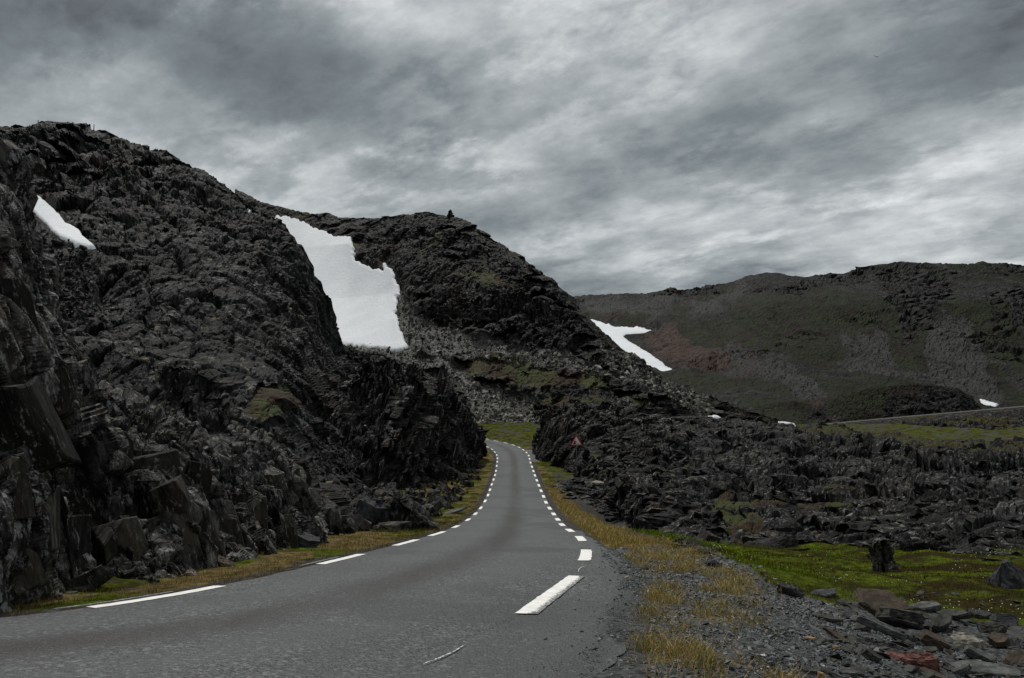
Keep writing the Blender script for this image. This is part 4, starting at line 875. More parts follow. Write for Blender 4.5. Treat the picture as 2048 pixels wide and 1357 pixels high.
def slab_box(seed):
    r_ = random.Random(seed); bm = bmesh.new(); bmesh.ops.create_cube(bm, size=1.0)
    for v in bm.verts:
        v.co.x += r_.uniform(-.16, .16); v.co.y += r_.uniform(-.14, .14); v.co.z += r_.uniform(-.16, .16)
        if v.co.z > 0: v.co.x *= r_.uniform(.65, 1.0)
    g = bm.verts[:] + bm.edges[:] + bm.faces[:]
    for _ in range(2):                                          # broken corners
        nrm_ = Vector((r_.uniform(-1, 1), r_.uniform(-1, .2), r_.uniform(-.6, 1))).normalized()
        res = bmesh.ops.bisect_plane(bm, geom=bm.verts[:] + bm.edges[:] + bm.faces[:], plane_co=nrm_ * r_.uniform(.42, .52), plane_no=nrm_, clear_outer=True)
        bmesh.ops.contextual_create(bm, geom=[e for e in res['geom_cut'] if isinstance(e, bmesh.types.BMEdge)])
    bmesh.ops.bevel(bm, geom=bm.edges[:], offset=0.025, segments=1, affect='EDGES')
    bmesh.ops.triangulate(bm, faces=bm.faces[:]); bmesh.ops.recalc_face_normals(bm, faces=bm.faces[:])
    m_ = bpy.data.meshes.new('rock_slab'); bm.to_mesh(m_); bm.free(); m_.materials.append(M_face)
    a = m_.attributes.new('mask', 'FLOAT_COLOR', 'POINT'); a.data.foreach_set('color', np.tile([0, 0, 0, r_.uniform(.25, .8)], len(m_.vertices)).astype(np.float32)); return m_
SBX = [slab_box(70 + k) for k in range(16)]
def face_slab(px_, py_, w_, h_, lean, k):
    i = np.argmin((K4['PX'] - px_) ** 2 + (K4['PY'] - py_) ** 2); p_ = K4['V'].reshape(-1, 3)[i]; q_ = K4['N'].reshape(-1, 3)[i]; sc_ = p_[1] / FPX
    o = bpy.data.objects.new('rock_slab', SBX[k % 16]); COL.objects.link(o); o.parent = cutting
    th = 0.55 * min(w_, h_) * sc_ + 0.15
    o.location = tuple(p_ - q_ * th * 0.28); o.scale = (w_ * sc_, th, h_ * sc_); o.rotation_euler = (R(random.gauss(-9, 6)), R(lean), R(28 + random.gauss(0, 14)))
FS = [(68, 1048, 66, 125, -10), (137, 1096, 60, 112, -6), (176, 1060, 62, 160, -5), (150, 962, 76, 84, -16), (119, 878, 96, 84, -26), (27, 870, 110, 180, -20), (292, 946, 135, 100, -12), (388, 980, 64, 90, 6), (256, 1075, 92, 130, -16),
      (356, 1064, 86, 100, -10), (461, 1046, 92, 138, -6), (530, 1050, 62, 120, -6), (566, 1056, 46, 104, -8), (220, 1010, 70, 110, -22), (420, 1070, 60, 100, -8), (330, 1020, 70, 80, -24), (40, 1130, 80, 100, -18), (104, 985, 56, 90, -14),
      (200, 920, 80, 80, -20), (500, 985, 56, 66, -10), (440, 950, 60, 60, -14), (30, 740, 90, 140, -18), (90, 790, 66, 90, -20), (24, 620, 70, 120, -14), (30, 500, 56, 100, -10), (84, 690, 50, 90, -16), (590, 1060, 40, 90, -8), (10, 980, 70, 120, -12)]
for k, f in enumerate(FS): face_slab(*f, k)
blocks(K4, 60, cutting, M_cut, 880, 1190, 0, 600, 0.25, 0.7, (0, -24, 15), (0.6, 0.55, 1.25), sink=0.34)
blocks(K4, 50, cutting, M_cut, 350, 900, -60, 180, 0.4, 1.1, (0, -20, 15), (0.6, 0.5, 1.3), sink=0.36)
blocks(K4, 70, cutting, M_cut, 780, 960, 180, 600, 0.2, 0.55, (0, -15, 20), (0.9, 0.8, 0.8), 'rock_block', 0.2)
blocks(K5, 60, but_l, M_but, 730, 990, 690, 970, 0.9, 2.6, (0, 14, -10), (0.4, 0.45, 1.6), sink=0.3)
blocks(K6, 40, but_r, M_but, 815, 960, 1090, 1300, 0.9, 2.2, (0, 16, 10), (0.4, 0.45, 1.6), sink=0.3)
blocks(K7, 200, outcrop, M_out, 850, 1090, 1250, 2048, 0.6, 2.0, (0, 26, 8), (0.7, 0.65, 1.0), 'rock_block', 0.42)
w7 = ((K7['PX'] > 1230) & (K7['PX'] < 2100)) * np.clip(K7['V'][..., 1] / 40, 0.4, 1.6)
pos, nn = pick(K7, w7, 1300); sz = (0.30 + 0.32 * rng.pareto(2.3, 1300).clip(0, 3)) * np.clip(pos[:, 1] / 40, 0.6, 1.5)
scatter('outcrop_rubble', pos - nn * 0.28 * sz[:, None], sz, M_out, (0.75, 0.75, 0.85), flatlie=True, lean=0.42, label='broken boulders strewn over the right-hand outcrop')
# talus at the foot of the left buttress and by the ditch on the right
def on_ground(px_, py_): return hit(px_, py_, gz)
tp = []
for _ in range(520):
    x, y = random.uniform(600, 905), random.uniform(925, 1058)
    if y > 1075 - (x - 600) * 0.36: continue
    tp.append(on_ground(x, y))
for _ in range(900):
    Y_ = math.exp(random.uniform(math.log(21), math.log(92))); X_ = float(xl_f(Y_)) - 2.0 - random.expovariate(0.35) - 0.4 * math.sin(Y_ * 0.9)
    tp.append(np.array([X_, Y_, float(gz(X_, Y_))]))
tp = np.array(tp)
scatter('talus', tp + [0, 0, 0.1], 0.22 + 0.30 * rng.pareto(2.4, len(tp)).clip(0, 3), rock_mat('talus_rock', 0.16, dark=(.035, .035, .036), mid=(.08, .079, .075), lichen=.6, mossbias=-.25), label='heap of broken grey rocks below the left buttress')
tp = []
for _ in range(1500):
    f = random.random(); x = 1128 + f * 290 + random.gauss(0, 16); y = 962 + 138 * f ** 0.9 + random.gauss(0, 10) - 6
    if y > 955: tp.append(on_ground(x, y))
tp = np.array(tp)
scatter('ditch_rubble', tp + [0, 0, 0.02], (0.13 + 0.16 * rng.pareto(2.6, len(tp)).clip(0, 3)) * np.clip(tp[:, 1] / 30, 0.7, 1.6), rock_mat('ditch_rock', 0.1, dark=(.04, .042, .045), mid=(.10, .105, .11), lichen=.5, mossbias=-.4), (1.3, .8, .35), flatlie=True, label='shattered slate chips filling the ditch right of the road')

# pebbles on the near gravel shoulder
n = 92000
Yc = 3.6 + 13 * rng.random(n) ** 1.35; Xc = xe_f(Yc) - 0.55 + rng.random(n) * (3.0 + 1.8 * smooth01((12 - Yc) / 6))
g_, d_, v_ = zone(Xc, Yc); erc = Xc - xe_f(Yc) + 1.2; vis = np.abs(Xc) < 0.72 * Yc + 0.4
keep = vis & (rng.random(n) < (0.05 + 0.95 * smooth01((erc - 0.95) / 0.4)) * (1 - 0.75 * g_) * (1 - 0.35 * d_)) & (np.hypot(Xc, Yc) > 3.2) & (Xc > xr_f(Yc) + 0.3)
Xc, Yc, erc = Xc[keep], Yc[keep], erc[keep]
print('pebbles', len(Xc))
sz = (0.011 + 0.008 * rng.pareto(2.6, len(Xc)).clip(0, 4.5)) * np.where(erc < 1.5, 0.6, 1.0) * (1 + 0.6 * smooth01((Yc - 8) / 6))
shade = rng.uniform(0.35, 1.0, len(Xc)) ** 1.6
tone = shade[:, None] * np.array([0.125, 0.135, 0.140])[None]
warm = rng.random(len(Xc)); tone = np.where((warm > 0.93)[:, None], shade[:, None] * np.array([0.26, 0.19, 0.15])[None], tone); tone = np.where((warm > 0.985)[:, None], shade[:, None] * np.array([0.5, 0.47, 0.42])[None], tone)
zt = np.maximum(gz(Xc, Yc), np.where(erc < 1.15, zr(Yc) + 0.0, -99))
scatter('gravel', np.stack([Xc, Yc, zt + sz * 0.12], -1), sz * 1.3, M_pebble, (1.1, .85, .55), tone=tone, flatlie=True, HULLS=PEBS, label='loose grey gravel of the near road shoulder')

# ------------------------------------------------------------------ grass
def blades(name, X, Y, Z, h, wd, tone, lean, label):
    n = len(X); az = rng.uniform(0, 6.28, n); la = rng.uniform(0, 6.28, n); lw = lean * h * rng.uniform(0.3, 1.2, n)
    base = np.stack([X, Y, Z], -1); side = np.stack([np.cos(az), np.sin(az), az * 0], -1) * (wd / 2)[:, None]; ld = np.stack([np.cos(la), np.sin(la), la * 0], -1)
    m1 = base + ld * (lw * 0.35)[:, None] + np.array([0, 0, 1]) * (h * 0.6)[:, None]
    tip = base + ld * lw[:, None] + np.array([0, 0, 1]) * h[:, None]
    V = np.stack([base - side, base + side, m1 + side * 0.7, m1 - side * 0.7, tip], 1).reshape(-1, 3)
    i = np.arange(n)[:, None] * 5
    F = np.concatenate([i + np.array([[0, 1, 2]]), i + np.array([[0, 2, 3]]), i + np.array([[3, 2, 4]])], 0)
    o = mesh_obj(name, V, F, M_grass, attr={'tone': np.repeat(tone, 5, 0)}); tag(o, label, kind='stuff'); return o
DRY = 1.75 * np.array([[0.27, 0.18, 0.055], [0.20, 0.12, 0.040], [0.14, 0.125, 0.030], [0.31, 0.25, 0.13], [0.085, 0.100, 0.016]])
GRN = np.array([1.35, 1.45, 0.7]) * np.array([[0.085, 0.115, 0.012], [0.055, 0.085, 0.012], [0.115, 0.125, 0.014], [0.05, 0.055, 0.010]])
def field(n, y0, y1, right, which, width):
    Y = np.exp(rng.uniform(math.log(y0), math.log(y1), n))
    X = (xr_f(Y) + 0.4 + rng.random(n) * width) if right else (xl_f(Y) - 0.2 - rng.random(n) * width)
    g, d, v = zone(X, Y); return X, Y, (g if which == 'g' else d)
X, Y, wv = field(260000, 4.0, 75, True, 'd', 3.4); cl_ = fbm(np.stack([X, Y, X * 0], -1), 0.28, 2, 88); ok = (rng.random(len(X)) < wv ** 1.2 * smooth01(0.38 + 1.8 * cl_) * (0.75 + 0.25 * smooth01((Y - 8) / 8))) & (np.abs(X) < 0.75 * Y)
X, Y = X[ok], Y[ok]; k = np.clip(Y / 14, 0.8, 2.6); tn = DRY[rng.choice(5, len(X), p=[.24, .20, .18, .20, .18])] * rng.uniform(.6, 1.2, (len(X), 1))
print('dry', len(X))
blades('dry_grass', X, Y, gz(X, Y), rng.uniform(.04, .15, len(X)) * np.where(Y > 20, 1.3, 1.0), 0.005 * k * rng.uniform(.7, 1.3, len(X)), tn, 0.9, 'straw-yellow dry grass along the right verge')
X, Y, wv = field(170000, 7, 60, True, 'g', 24.0); ok = (rng.random(len(X)) < wv ** 1.4) & (np.abs(X) < 0.75 * Y) & (Y < 40)
X, Y = X[ok], Y[ok]; nC = fbm(np.stack([X, Y, X * 0], -1), 1.4, 3, 91); tn = GRN[rng.choice(4, len(X), p=[.32, .3, .2, .18])] * rng.uniform(.55, 1.15, (len(X), 1)); tn = np.where((nC > 0.08)[:, None], tn * np.array([0.55, 0.34, 0.6]), tn)
lush = smooth01((5.0 - (X - xr_f(Y))) / 1.6) * smooth01((Y - 12.5) / 2); tn = tn * (0.85 + 0.75 * lush)[:, None]
print('green', len(X))
blades('green_turf', X, Y, gz(X, Y) + 0.02, (rng.uniform(.03, .075, len(X)) * (1 + 1.2 * lush)), 0.0065 * np.clip(Y / 13, .8, 2.2), tn, 0.8, 'low green turf of the wet meadow on the right')
X, Y, wv = field(60000, 5, 70, False, 'd', 1.9); g, d, v = zone(X, Y); ok = (rng.random(len(X)) < 0.8) & (X > -0.75 * Y)
X, Y, g = X[ok], Y[ok], g[ok]; isg = rng.random(len(X)) < g * 0.75; cl_ = fbm(np.stack([X, Y, X * 0], -1), 0.3, 2, 89); kp = rng.random(len(X)) < smooth01(0.45 + 1.6 * cl_); X, Y, isg = X[kp], Y[kp], isg[kp]
tn = np.where(isg[:, None], GRN[rng.integers(0, 4, len(X))] * 0.7, DRY[rng.integers(0, 5, len(X))] * 0.66) * rng.uniform(.5, 1.15, (len(X), 1))
print('left', len(X))
blades('verge_grass', X, Y, gz(X, Y), rng.uniform(.03, .11, len(X)) * np.where(Y > 20, 1.3, 1.0), 0.004 * np.clip(Y / 13, .8, 2.6), tn, 0.9, 'mixed mossy grass along the left verge')
# white cotton-grass heads on the meadow
n = 230; Y = rng.uniform(9.5, 21, n * 9); X = xr_f(Y) + 2.6 + rng.random(n * 9) * 11
nC = fbm(np.stack([X, Y, X * 0], -1), 1.6, 3, 95); g, d, v = zone(X, Y); ok = np.where((nC > 0.10) & (g > 0.6) & (X < .72 * Y))[0][:n]
X, Y = X[ok], Y[ok]; hh = rng.uniform(.06, .12, len(X)); Vs = []; Fs = []
oct_v = np.array([(1, 0, 0), (-1, 0, 0), (0, 1, 0), (0, -1, 0), (0, 0, 1), (0, 0, -1)], float); oct_f = np.array([(0, 2, 4), (2, 1, 4), (1, 3, 4), (3, 0, 4), (2, 0, 5), (1, 2, 5), (3, 1, 5), (0, 3, 5)])
cc = np.stack([X, Y, gz(X, Y) + hh], -1); rr = rng.uniform(.006, .013, len(X))
V = (cc[:, None] + oct_v[None] * rr[:, None, None]).reshape(-1, 3); F = (oct_f[None] + (np.arange(len(X)) * 6)[:, None, None]).reshape(-1, 3)
fl = mesh_obj('cotton_grass', V, F, flat_mat('cotton_white', (0.72, 0.72, 0.62), 0.9), smooth=True); tag(fl, 'white cotton-grass heads dotted over the green meadow', kind='stuff')

# ------------------------------------------------------------------ single stones with a place of their own
def slab(name, label, px_, py_, dims, rot, mat, n=7, seed=0, lift=0.0, cat='stone', skew=0.25, group=None, Y=None):
    """an irregular flat slab: broken outline, bevelled rim, slightly uneven top"""
    r_ = random.Random(seed); bm = bmesh.new()
    ang = sorted((k + r_.uniform(-.32, .32)) / n * 6.283 for k in range(n)); rad = [r_.uniform(0.72, 1.05) for _ in ang]
    w_, l_, h_ = dims
    rings = []
    for zf, sc_ in ((-0.5, 0.9), (-0.36, 1.0), (0.34, 0.99), (0.5, 0.90)):
        rings.append([bm.verts.new((math.cos(a) * rr_ * w_ / 2 * sc_ + r_.gauss(0, .012) * w_ + skew * zf * h_, math.sin(a) * rr_ * l_ / 2 * sc_ + r_.gauss(0, .012) * l_, zf * h_ * (1 + r_.gauss(0, .10)))) for a, rr_ in zip(ang, rad)])
    for a, b in zip(rings[:-1], rings[1:]):
        for k in range(n): bm.faces.new((a[k], a[(k + 1) % n], b[(k + 1) % n], b[k]))
    for ring, flip in ((rings[0], True), (rings[-1], False)):
        cc = bm.verts.new((sum(v.co.x for v in ring) / n, sum(v.co.y for v in ring) / n, ring[0].co.z * 1.0))
        for k in range(n):
            f = (ring[k], ring[(k + 1) % n], cc); bm.faces.new(f[::-1] if flip else f)
    bmesh.ops.subdivide_edges(bm, edges=bm.edges[:], cuts=5, use_grid_fill=True); bmesh.ops.recalc_face_normals(bm, faces=bm.faces[:]); bm.normal_update()
    q = np.array([v.co[:] for v in bm.verts]); nn = np.array([v.normal[:] for v in bm.verts])
    f1, _ = facet(q + seed, h_ * 1.6, seed, (1, 1, 0.30)); f2, _ = facet(q + seed, h_ * 0.5, seed + 1, (1, 1, 0.4))
    edge_ = 1 - np.abs(nn[:, 2]) * 0.72
    q = q + nn * ((f1 * 0.16 + f2 * 0.07) * h_ * edge_)[:, None]
    for v, c_ in zip(bm.verts, q): v.co = c_
    m_ = bpy.data.meshes.new(name); bm.to_mesh(m_); bm.free(); m_.materials.append(mat)
    a = m_.attributes.new('mask', 'FLOAT_COLOR', 'POINT'); a.data.foreach_set('color', np.tile([0, 0, 0, r_.random()], len(m_.vertices)).astype(np.float32))
    o = bpy.data.objects.new(name, m_); COL.objects.link(o)
    p_ = on_ground(px_, py_) if Y is None else P(px_, py_, Y)
    o.location = (p_[0], p_[1], p_[2] + lift); o.rotation_euler = tuple(R(x) for x in rot)
    tag(o, label, cat, group); return o
def rock_obj(name, label, px_, py_, dims, rot, mat, n=10, seed=0, lift=0.0, cat='boulder'):
    """a broken block: angular hull, then fractured and roughened"""
    HV, HF = hull_mesh('h', n + 9, seed=seed + 40); bm = bmesh.new(); vs_ = [bm.verts.new(tuple(v * 0.95)) for v in HV]
    for f in HF: bm.faces.new([vs_[i] for i in f])
    bmesh.ops.subdivide_edges(bm, edges=bm.edges[:], cuts=7, use_grid_fill=True); bmesh.ops.recalc_face_normals(bm, faces=bm.faces[:]); bm.normal_update()
    q = np.array([v.co[:] for v in bm.verts]) * np.array(dims); nn = np.array([v.normal[:] for v in bm.verts]); sz = float(np.mean(dims))
    f1, r1 = facet(q + seed, sz * 0.3, seed, (1, 1, 1.4), rotm(0, 20, 10)); f2, r2 = facet(q + seed, sz * 0.10, seed + 1)
    q = q + nn * (f1 * sz * 0.07 + f2 * sz * 0.018)[:, None]
    for v, c in zip(bm.verts, q): v.co = c
    m_ = bpy.data.meshes.new(name); bm.to_mesh(m_); bm.free(); m_.materials.append(mat)
    a = m_.attributes.new('mask', 'FLOAT_COLOR', 'POINT'); a.data.foreach_set('color', np.stack([r1 * 0, r1 * 0, r1 * 0, r1], -1).astype(np.float32).ravel())
    o = bpy.data.objects.new(name, m_); COL.objects.link(o); p_ = on_ground(px_, py_); o.location = (p_[0], p_[1], p_[2] + lift); o.rotation_euler = tuple(R(x) for x in rot)
    tag(o, label, cat); return o
S = slab
S('stone', 'flat brown slab tilted up on top of the slab pile', 1766, 1262, (0.66, 0.46, 0.085), (40, 8, -12), M_brown, 7, 1, 0.33)
S('stone', 'dark wedge slab propped under the brown slab', 1812, 1282, (0.66, 0.50, 0.15), (-12, 18, 16), M_slate, 5, 12, 0.24)
S('stone', 'long thin slab edge pointing left from the pile', 1655, 1242, (0.48, 0.14, 0.035), (6, 8, -14), M_slate, 6, 3, 0.03)
S('stone', 'grey slab on edge in front of the brown slab', 1752, 1285, (0.60, 0.26, 0.07), (-8, 20, -14), M_grey, 6, 4, 0.16)
rock_obj('stone', 'pale lichen-spotted block right of the slab pile', 1930, 1296, (0.33, 0.27, 0.21), (14, 4, 24), M_pale, 6, 5, 0.05)
rock_obj('stone', 'reddish rounded stone in front of the slab pile', 1826, 1332, (0.46, 0.22, 0.15), (4, 4, -6), M_red, 9, 6, 0.03)
S('stone', 'broad flat grey slab at the lower right corner', 1975, 1345, (0.80, 0.42, 0.07), (6, 3, -12), M_grey, 8, 7, 0.02)
S('stone', 'dark slab behind the pale block', 1880, 1262, (0.46, 0.24, 0.09), (28, -14, 30), M_slate, 6, 8, 0.10)
S('stone', 'grey slab lying flat behind the brown slab', 1850, 1222, (0.55, 0.26, 0.08), (10, -6, -8), M_grey, 7, 9, 0.05)
S('stone', 'narrow slab leaning against the left of the pile', 1672, 1280, (0.32, 0.07, 0.035), (16, 22, -52), M_brown, 5, 10, 0.04)
rock_obj('stone', 'angular grey stone at the gravel edge above the pile', 1578, 1193, (0.36, 0.20, 0.17), (18, 10, 10), M_slate, 6, 11, 0.05)
S('stone', 'dark flat slab beside the angular grey stone', 1648, 1195, (0.55, 0.30, 0.10), (8, -6, 14), M_dark, 6, 2, 0.03)
S('stone', 'low dark slab between gravel and turf below the boulder', 1690, 1212, (0.34, 0.2, 0.07), (14, 0, 40), M_slate, 6, 13, 0.03)
S('stone', 'pale ochre flat stone lying on the gravel', 1620, 1281, (0.13, 0.08, 0.025), (6, 4, 10), M_ochre, 7, 14, 0.015)
S('stone', 'small orange stone on the gravel near the pile', 1671, 1298, (0.075, 0.05, 0.03), (0, 10, 20), M_ochre, 7, 15, 0.012)
S('stone', 'grey flat stone at the bottom edge left of the red stone', 1695, 1352, (0.20, 0.13, 0.05), (10, 4, -10), M_grey, 6, 16, 0.02)
S('stone', 'bluish flat stone sunk in gravel at the bottom edge', 1622, 1345, (0.20, 0.12, 0.035), (4, 4, 14), M_slate, 7, 17, 0.01)
S('stone', 'small ochre stone at the very bottom edge', 1640, 1355, (0.09, 0.06, 0.045), (10, 0, 60), M_ochre, 6, 18, 0.015)
S('stone', 'long olive slab under the red stone at the bottom edge', 1862, 1354, (0.34, 0.14, 0.06), (10, 14, -24), M_brown, 6, 19, 0.015)
rock_obj('stone', 'dark stone low at the right edge', 2030, 1295, (0.26, 0.2, 0.12), (10, 6, 30), M_dark, 6, 20, 0.03)
rock_obj('stone', 'olive block near the right edge behind the pale block', 1985, 1268, (0.30, 0.22, 0.13), (20, -10, -20), M_slate, 6, 21, 0.05)
rock_obj('stone', 'dark lump of rock in the grass by the bright turf', 1425, 1134, (0.30, 0.18, 0.13), (10, 6, 10), M_dark, 7, 22, 0.03)
rock_obj('boulder', 'dark boulder cut by the right edge of the photo', 2032, 1175, (0.75, 0.6, 0.62), (0, 8, 20), M_dark, 8, 23, 0.12, 'boulder')
rock_obj('boulder', 'low grey boulder at the turf left of the standing boulder', 1572, 1096, (1.15, 0.6, 0.55), (0, 4, 8), M_slate, 8, 24, 0.12, 'boulder')
rock_obj('boulder', 'rounded grey boulder at the foot of the outcrop', 1745, 1052, (1.0, 0.7, 0.6), (0, 6, 0), M_grey, 8, 25, 0.12, 'boulder')
rock_obj('boulder', 'big flat-faced grey block below the left buttress', 815, 1060, (2.0, 1.3, 1.5), (-18, 6, 8), rock_mat('big_block_rock', 0.12, lichen=.4, mossbias=-.3), 6, 26, 0.45, 'boulder')
rock_obj('boulder', 'dark mossy block left of the big flat-faced block', 748, 1062, (1.4, 1.2, 1.2), (-10, 10, 20), M_dark, 7, 27, 0.4, 'boulder')
S('stone', 'pale flat slab lying by the left verge near the cutting', 628, 1082, (0.85, 0.35, 0.14), (10, 6, -8), M_grey, 7, 28, 0.10)
S('stone', 'dark slab under the pale one by the left verge', 606, 1096, (0.75, 0.5, 0.32), (6, 18, -10), M_dark, 6, 29, 0.10)
S('stone', 'flat slab lying in the grass at the foot of the cutting', 158, 1183, (0.36, 0.22, 0.05), (6, -6, 10), M_slate, 6, 30, 0.04)
S('stone', 'thin grey stone nearer the road than the flat slab', 140, 1189, (0.22, 0.12, 0.03), (4, 0, -8), M_grey, 6, 31, 0.015)
rock_obj('stone', 'reddish dark wedge stone at the foot of the cutting', 448, 1133, (0.34, 0.2, 0.14), (14, 18, -12), M_brown, 5, 32, 0.04)
rock_obj('stone', 'pinkish small stone by the left verge', 378, 1150, (0.22, 0.14, 0.08), (6, 8, 10), stone_mat('pink_stone', (0.15, 0.11, 0.10)), 6, 33, 0.02)
rock_obj('stone', 'pointed grey stone beside the pinkish one', 352, 1146, (0.15, 0.12, 0.16), (0, 12, 30), M_slate, 5, 34, 0.03)
S('stone', 'pale slab leaning on rocks right of the road sign', 1187, 952, (2.1, 0.7, 0.3), (8, -24, 10), M_pale, 6, 35, 0.3)
S('stone', 'long pale stone below the road sign', 1198, 974, (1.5, 0.7, 0.4), (8, 4, -8), M_pale, 7, 36, 0.2)
S('stone', 'grey slate plate by the left road edge near the bend', 905, 1028, (1.9, 0.5, 0.12), (10, -14, 24), M_grey, 6, 37, 0.1)

MORE = [(1905, 1240, .42, .2, .09, 'long slab behind the pile, nearest the right side of the brown slab'), (1958, 1322, .34, .2, .08, 'grey slab squeezed between the pale block and the broad flat slab'), (2010, 1255, .42, .25, .1, 'dark tilted slab on the turf edge near the right border'),
        (1870, 1300, .3, .2, .12, 'dark stone in the shadow under the wedge slab'), (1725, 1262, .34, .12, .05, 'thin plate lying left of the dark wedge slab'), (1790, 1220, .4, .2, .1, 'slab half hidden behind the top of the brown slab'), (1960, 1240, .3, .2, .09, 'slate plate between turf and the olive block'),
        (2035, 1330, .3, .2, .08, 'slate plate at the right border above the broad flat slab'), (1745, 1322, .2, .12, .06, 'small slate wedge left of the reddish stone'), (1920, 1352, .26, .12, .06, 'slate piece on the bottom edge below the broad flat slab'),
        (1700, 1240, .22, .14, .07, 'small dark slab under the left end of the pile'), (2000, 1295, .28, .18, .11, 'grey chunk right of the pale block'), (1840, 1255, .36, .2, .07, 'plate leaning on the right side of the brown slab')]
for k, (a_, b_, w_, l_, h_, lab) in enumerate(MORE):
    r_ = random.Random(k + 300); slab('stone', lab, a_, b_, (w_, l_, h_), (r_.uniform(0, 48), r_.uniform(-32, 32), r_.uniform(-50, 50)), (M_slate, M_grey, M_dark, M_brown)[k % 4], r_.choice((5, 6, 7)), 400 + k, h_ * 0.7)

sp = []
for _ in range(420):
    x, y = random.uniform(1640, 2060), random.uniform(1185, 1357)
    if y > 1180 + abs(x - 1850) * 0.05: sp.append(on_ground(x, y))
sp = np.array(sp)
scatter('slate_shards', sp + [0, 0, 0.015], 0.035 + 0.05 * rng.pareto(2.2, len(sp)).clip(0, 2.5), M_slate, (1.2, .8, .3), flatlie=True, label='broken slate shards among the slabs at the lower right')

# standing boulder, a stump-like tapered stone
def lathe_rock(name, label, px_, py_, prof, mat, lean, seed, cat):
    r_ = np.random.default_rng(seed); nu = 26; V = []
    for (z, rx, ry, ox) in prof:
        a = np.arange(nu) / nu * 6.283; V.append(np.stack([ox + np.cos(a) * rx, np.sin(a) * ry, a * 0 + z], -1))
    V = np.array(V); V = np.concatenate([V[:1] * np.array([0, 0, 1]), V, V[-1:] * np.array([0, 0, 1]) + np.array([prof[-1][3], 0, 0])], 0)
    fine = []
    for k in range(len(V) - 1):
        for i in range(5): fine.append(V[k] * (1 - i / 5) + V[k + 1] * i / 5)
    V = np.array(fine + [V[-1]])
    q = V + 3.0 * seed; f1, r1 = facet(q, 0.22, seed, (1, 1, 1.5)); f2, r2 = facet(q, 0.08, seed + 1)
    c_ = V.mean(1, keepdims=True); N = (V - c_); N /= np.linalg.norm(N, axis=-1, keepdims=True) + 1e-6
    V = V + N * (f1 * 0.11 + f2 * 0.03)[..., None]
    i = np.arange(V.shape[0] * nu).reshape(V.shape[0], nu); j = np.roll(i, -1, 1)
    F = np.stack([i[:-1], j[:-1], j[1:], i[1:]], -1).reshape(-1, 4)
    o = mesh_obj(name, V.reshape(-1, 3), F, mat, attr={'mask': np.stack([r1 * 0, r1 * 0, r1 * 0, r1], -1)})
    p_ = on_ground(px_, py_); o.location = tuple(p_); tag(o, label, cat); return o
M_stump = rock_mat('stump_rock', 0.035, dark=(.045, .042, .038), mid=(.11, .10, .085), lichen=1.0, mossbias=-.2)
lathe_rock('boulder', 'stump-shaped dark boulder standing alone on the green meadow', 1766, 1146, [(-0.12, .40, .3, .10), (0.0, .36, .28, .08), (.2, .30, .25, .05), (.4, .26, .22, .0), (.5, .25, .21, -.03), (.6, .23, .2, -.04), (.7, .17, .15, -.04), (.74, .08, .08, -.04)], M_stump, 0, 71, 'boulder')

# ------------------------------------------------------------------ road sign
sg = empty('road_sign'); sp_ = on_ground(1153.5, 957); sg.location = tuple(sp_)
kk = sp_[1] / FPX                                           # metres per photo pixel at the sign
print('sign at', sp_, 'height', 87 * kk)
def part(name, bm, mat, parent):
    m_ = bpy.data.meshes.new(name); bm.to_mesh(m_); bm.free(); m_.materials.append(mat)
    o = bpy.data.objects.new(name, m_); COL.objects.link(o); o.parent = parent; return o
def prism(pts, y0, y1, bev=0.0):
    bm = bmesh.new(); a = [bm.verts.new((x, y0, z)) for x, z in pts]; b = [bm.verts.new((x, y1, z)) for x, z in pts]; n = len(pts)
    bm.faces.new(a); bm.faces.new(b[::-1])
    for k in range(n): bm.faces.new((a[k], b[k], b[(k + 1) % n], a[(k + 1) % n]))
    bmesh.ops.recalc_face_normals(bm, faces=bm.faces[:]); return bm
H = 86 * kk; side = 24.0 * kk; th_ = side * 0.90; zb = H - th_
bm = bmesh.new(); bmesh.ops.create_cone(bm, cap_ends=True, segments=12, radius1=0.045, radius2=0.045, depth=H - 0.1 + 0.3, matrix=Matrix.Translation((0, 0.06, (H - 0.1 - 0.3) / 2)))
part('pole', bm, M_steel, sg)
def tri(s, cz, r=0.09):
    h = s * 0.9; c = [(-s / 2, cz - h / 3), (s / 2, cz - h / 3), (0, cz + 2 * h / 3)]; pts = []
    for k in range(3):
        p0, p1, p2 = [Vector(c[(k + q) % 3]) for q in (-1, 0, 1)]
        for f in (1, 0.5, 0): 
            a = p1 + (p0 - p1) * r; b = p1 + (p2 - p1) * r; m_ = p1 + ((p0 + p2) / 2 - p1) * r * 0.55
            pts.append(tuple([a, m_, b][int(2 - 2 * f)]))
    return pts
cz = zb + th_ / 3
part('sign_plate', prism(tri(side, cz), -0.012, 0.012), M_sred, sg)
part('white_field', prism(tri(side * 0.70, cz - 0.01 * side, 0.03), -0.017, -0.0125), M_swhite, sg)
z0 = cz - 0.70 * side * 0.9 / 3; s7 = side * 0.70
part('cliff_symbol', prism([(-0.42 * s7, z0 + .01), (-0.02 * s7, z0 + .01), (-0.10 * s7, z0 + .20 * s7), (-.02 * s7, z0 + .30 * s7), (-.12 * s7, z0 + .42 * s7), (-.20 * s7, z0 + .46 * s7)], -0.020, -0.0172), M_sblack, sg)
for (x, z, r_) in ((.05, .30, .055), (.10, .12, .05), (.20, .09, .05), (.04, .20, .035), (.25, .06, .03)):
    part('falling_rock_symbol', prism([(x * s7 + r_ * s7 * math.cos(a + .3) * (1 + .2 * math.sin(3 * a)), z0 + z * s7 + r_ * s7 * math.sin(a + .3)) for a in np.arange(6) / 6 * 6.283], -0.020, -0.0172), M_sblack, sg)
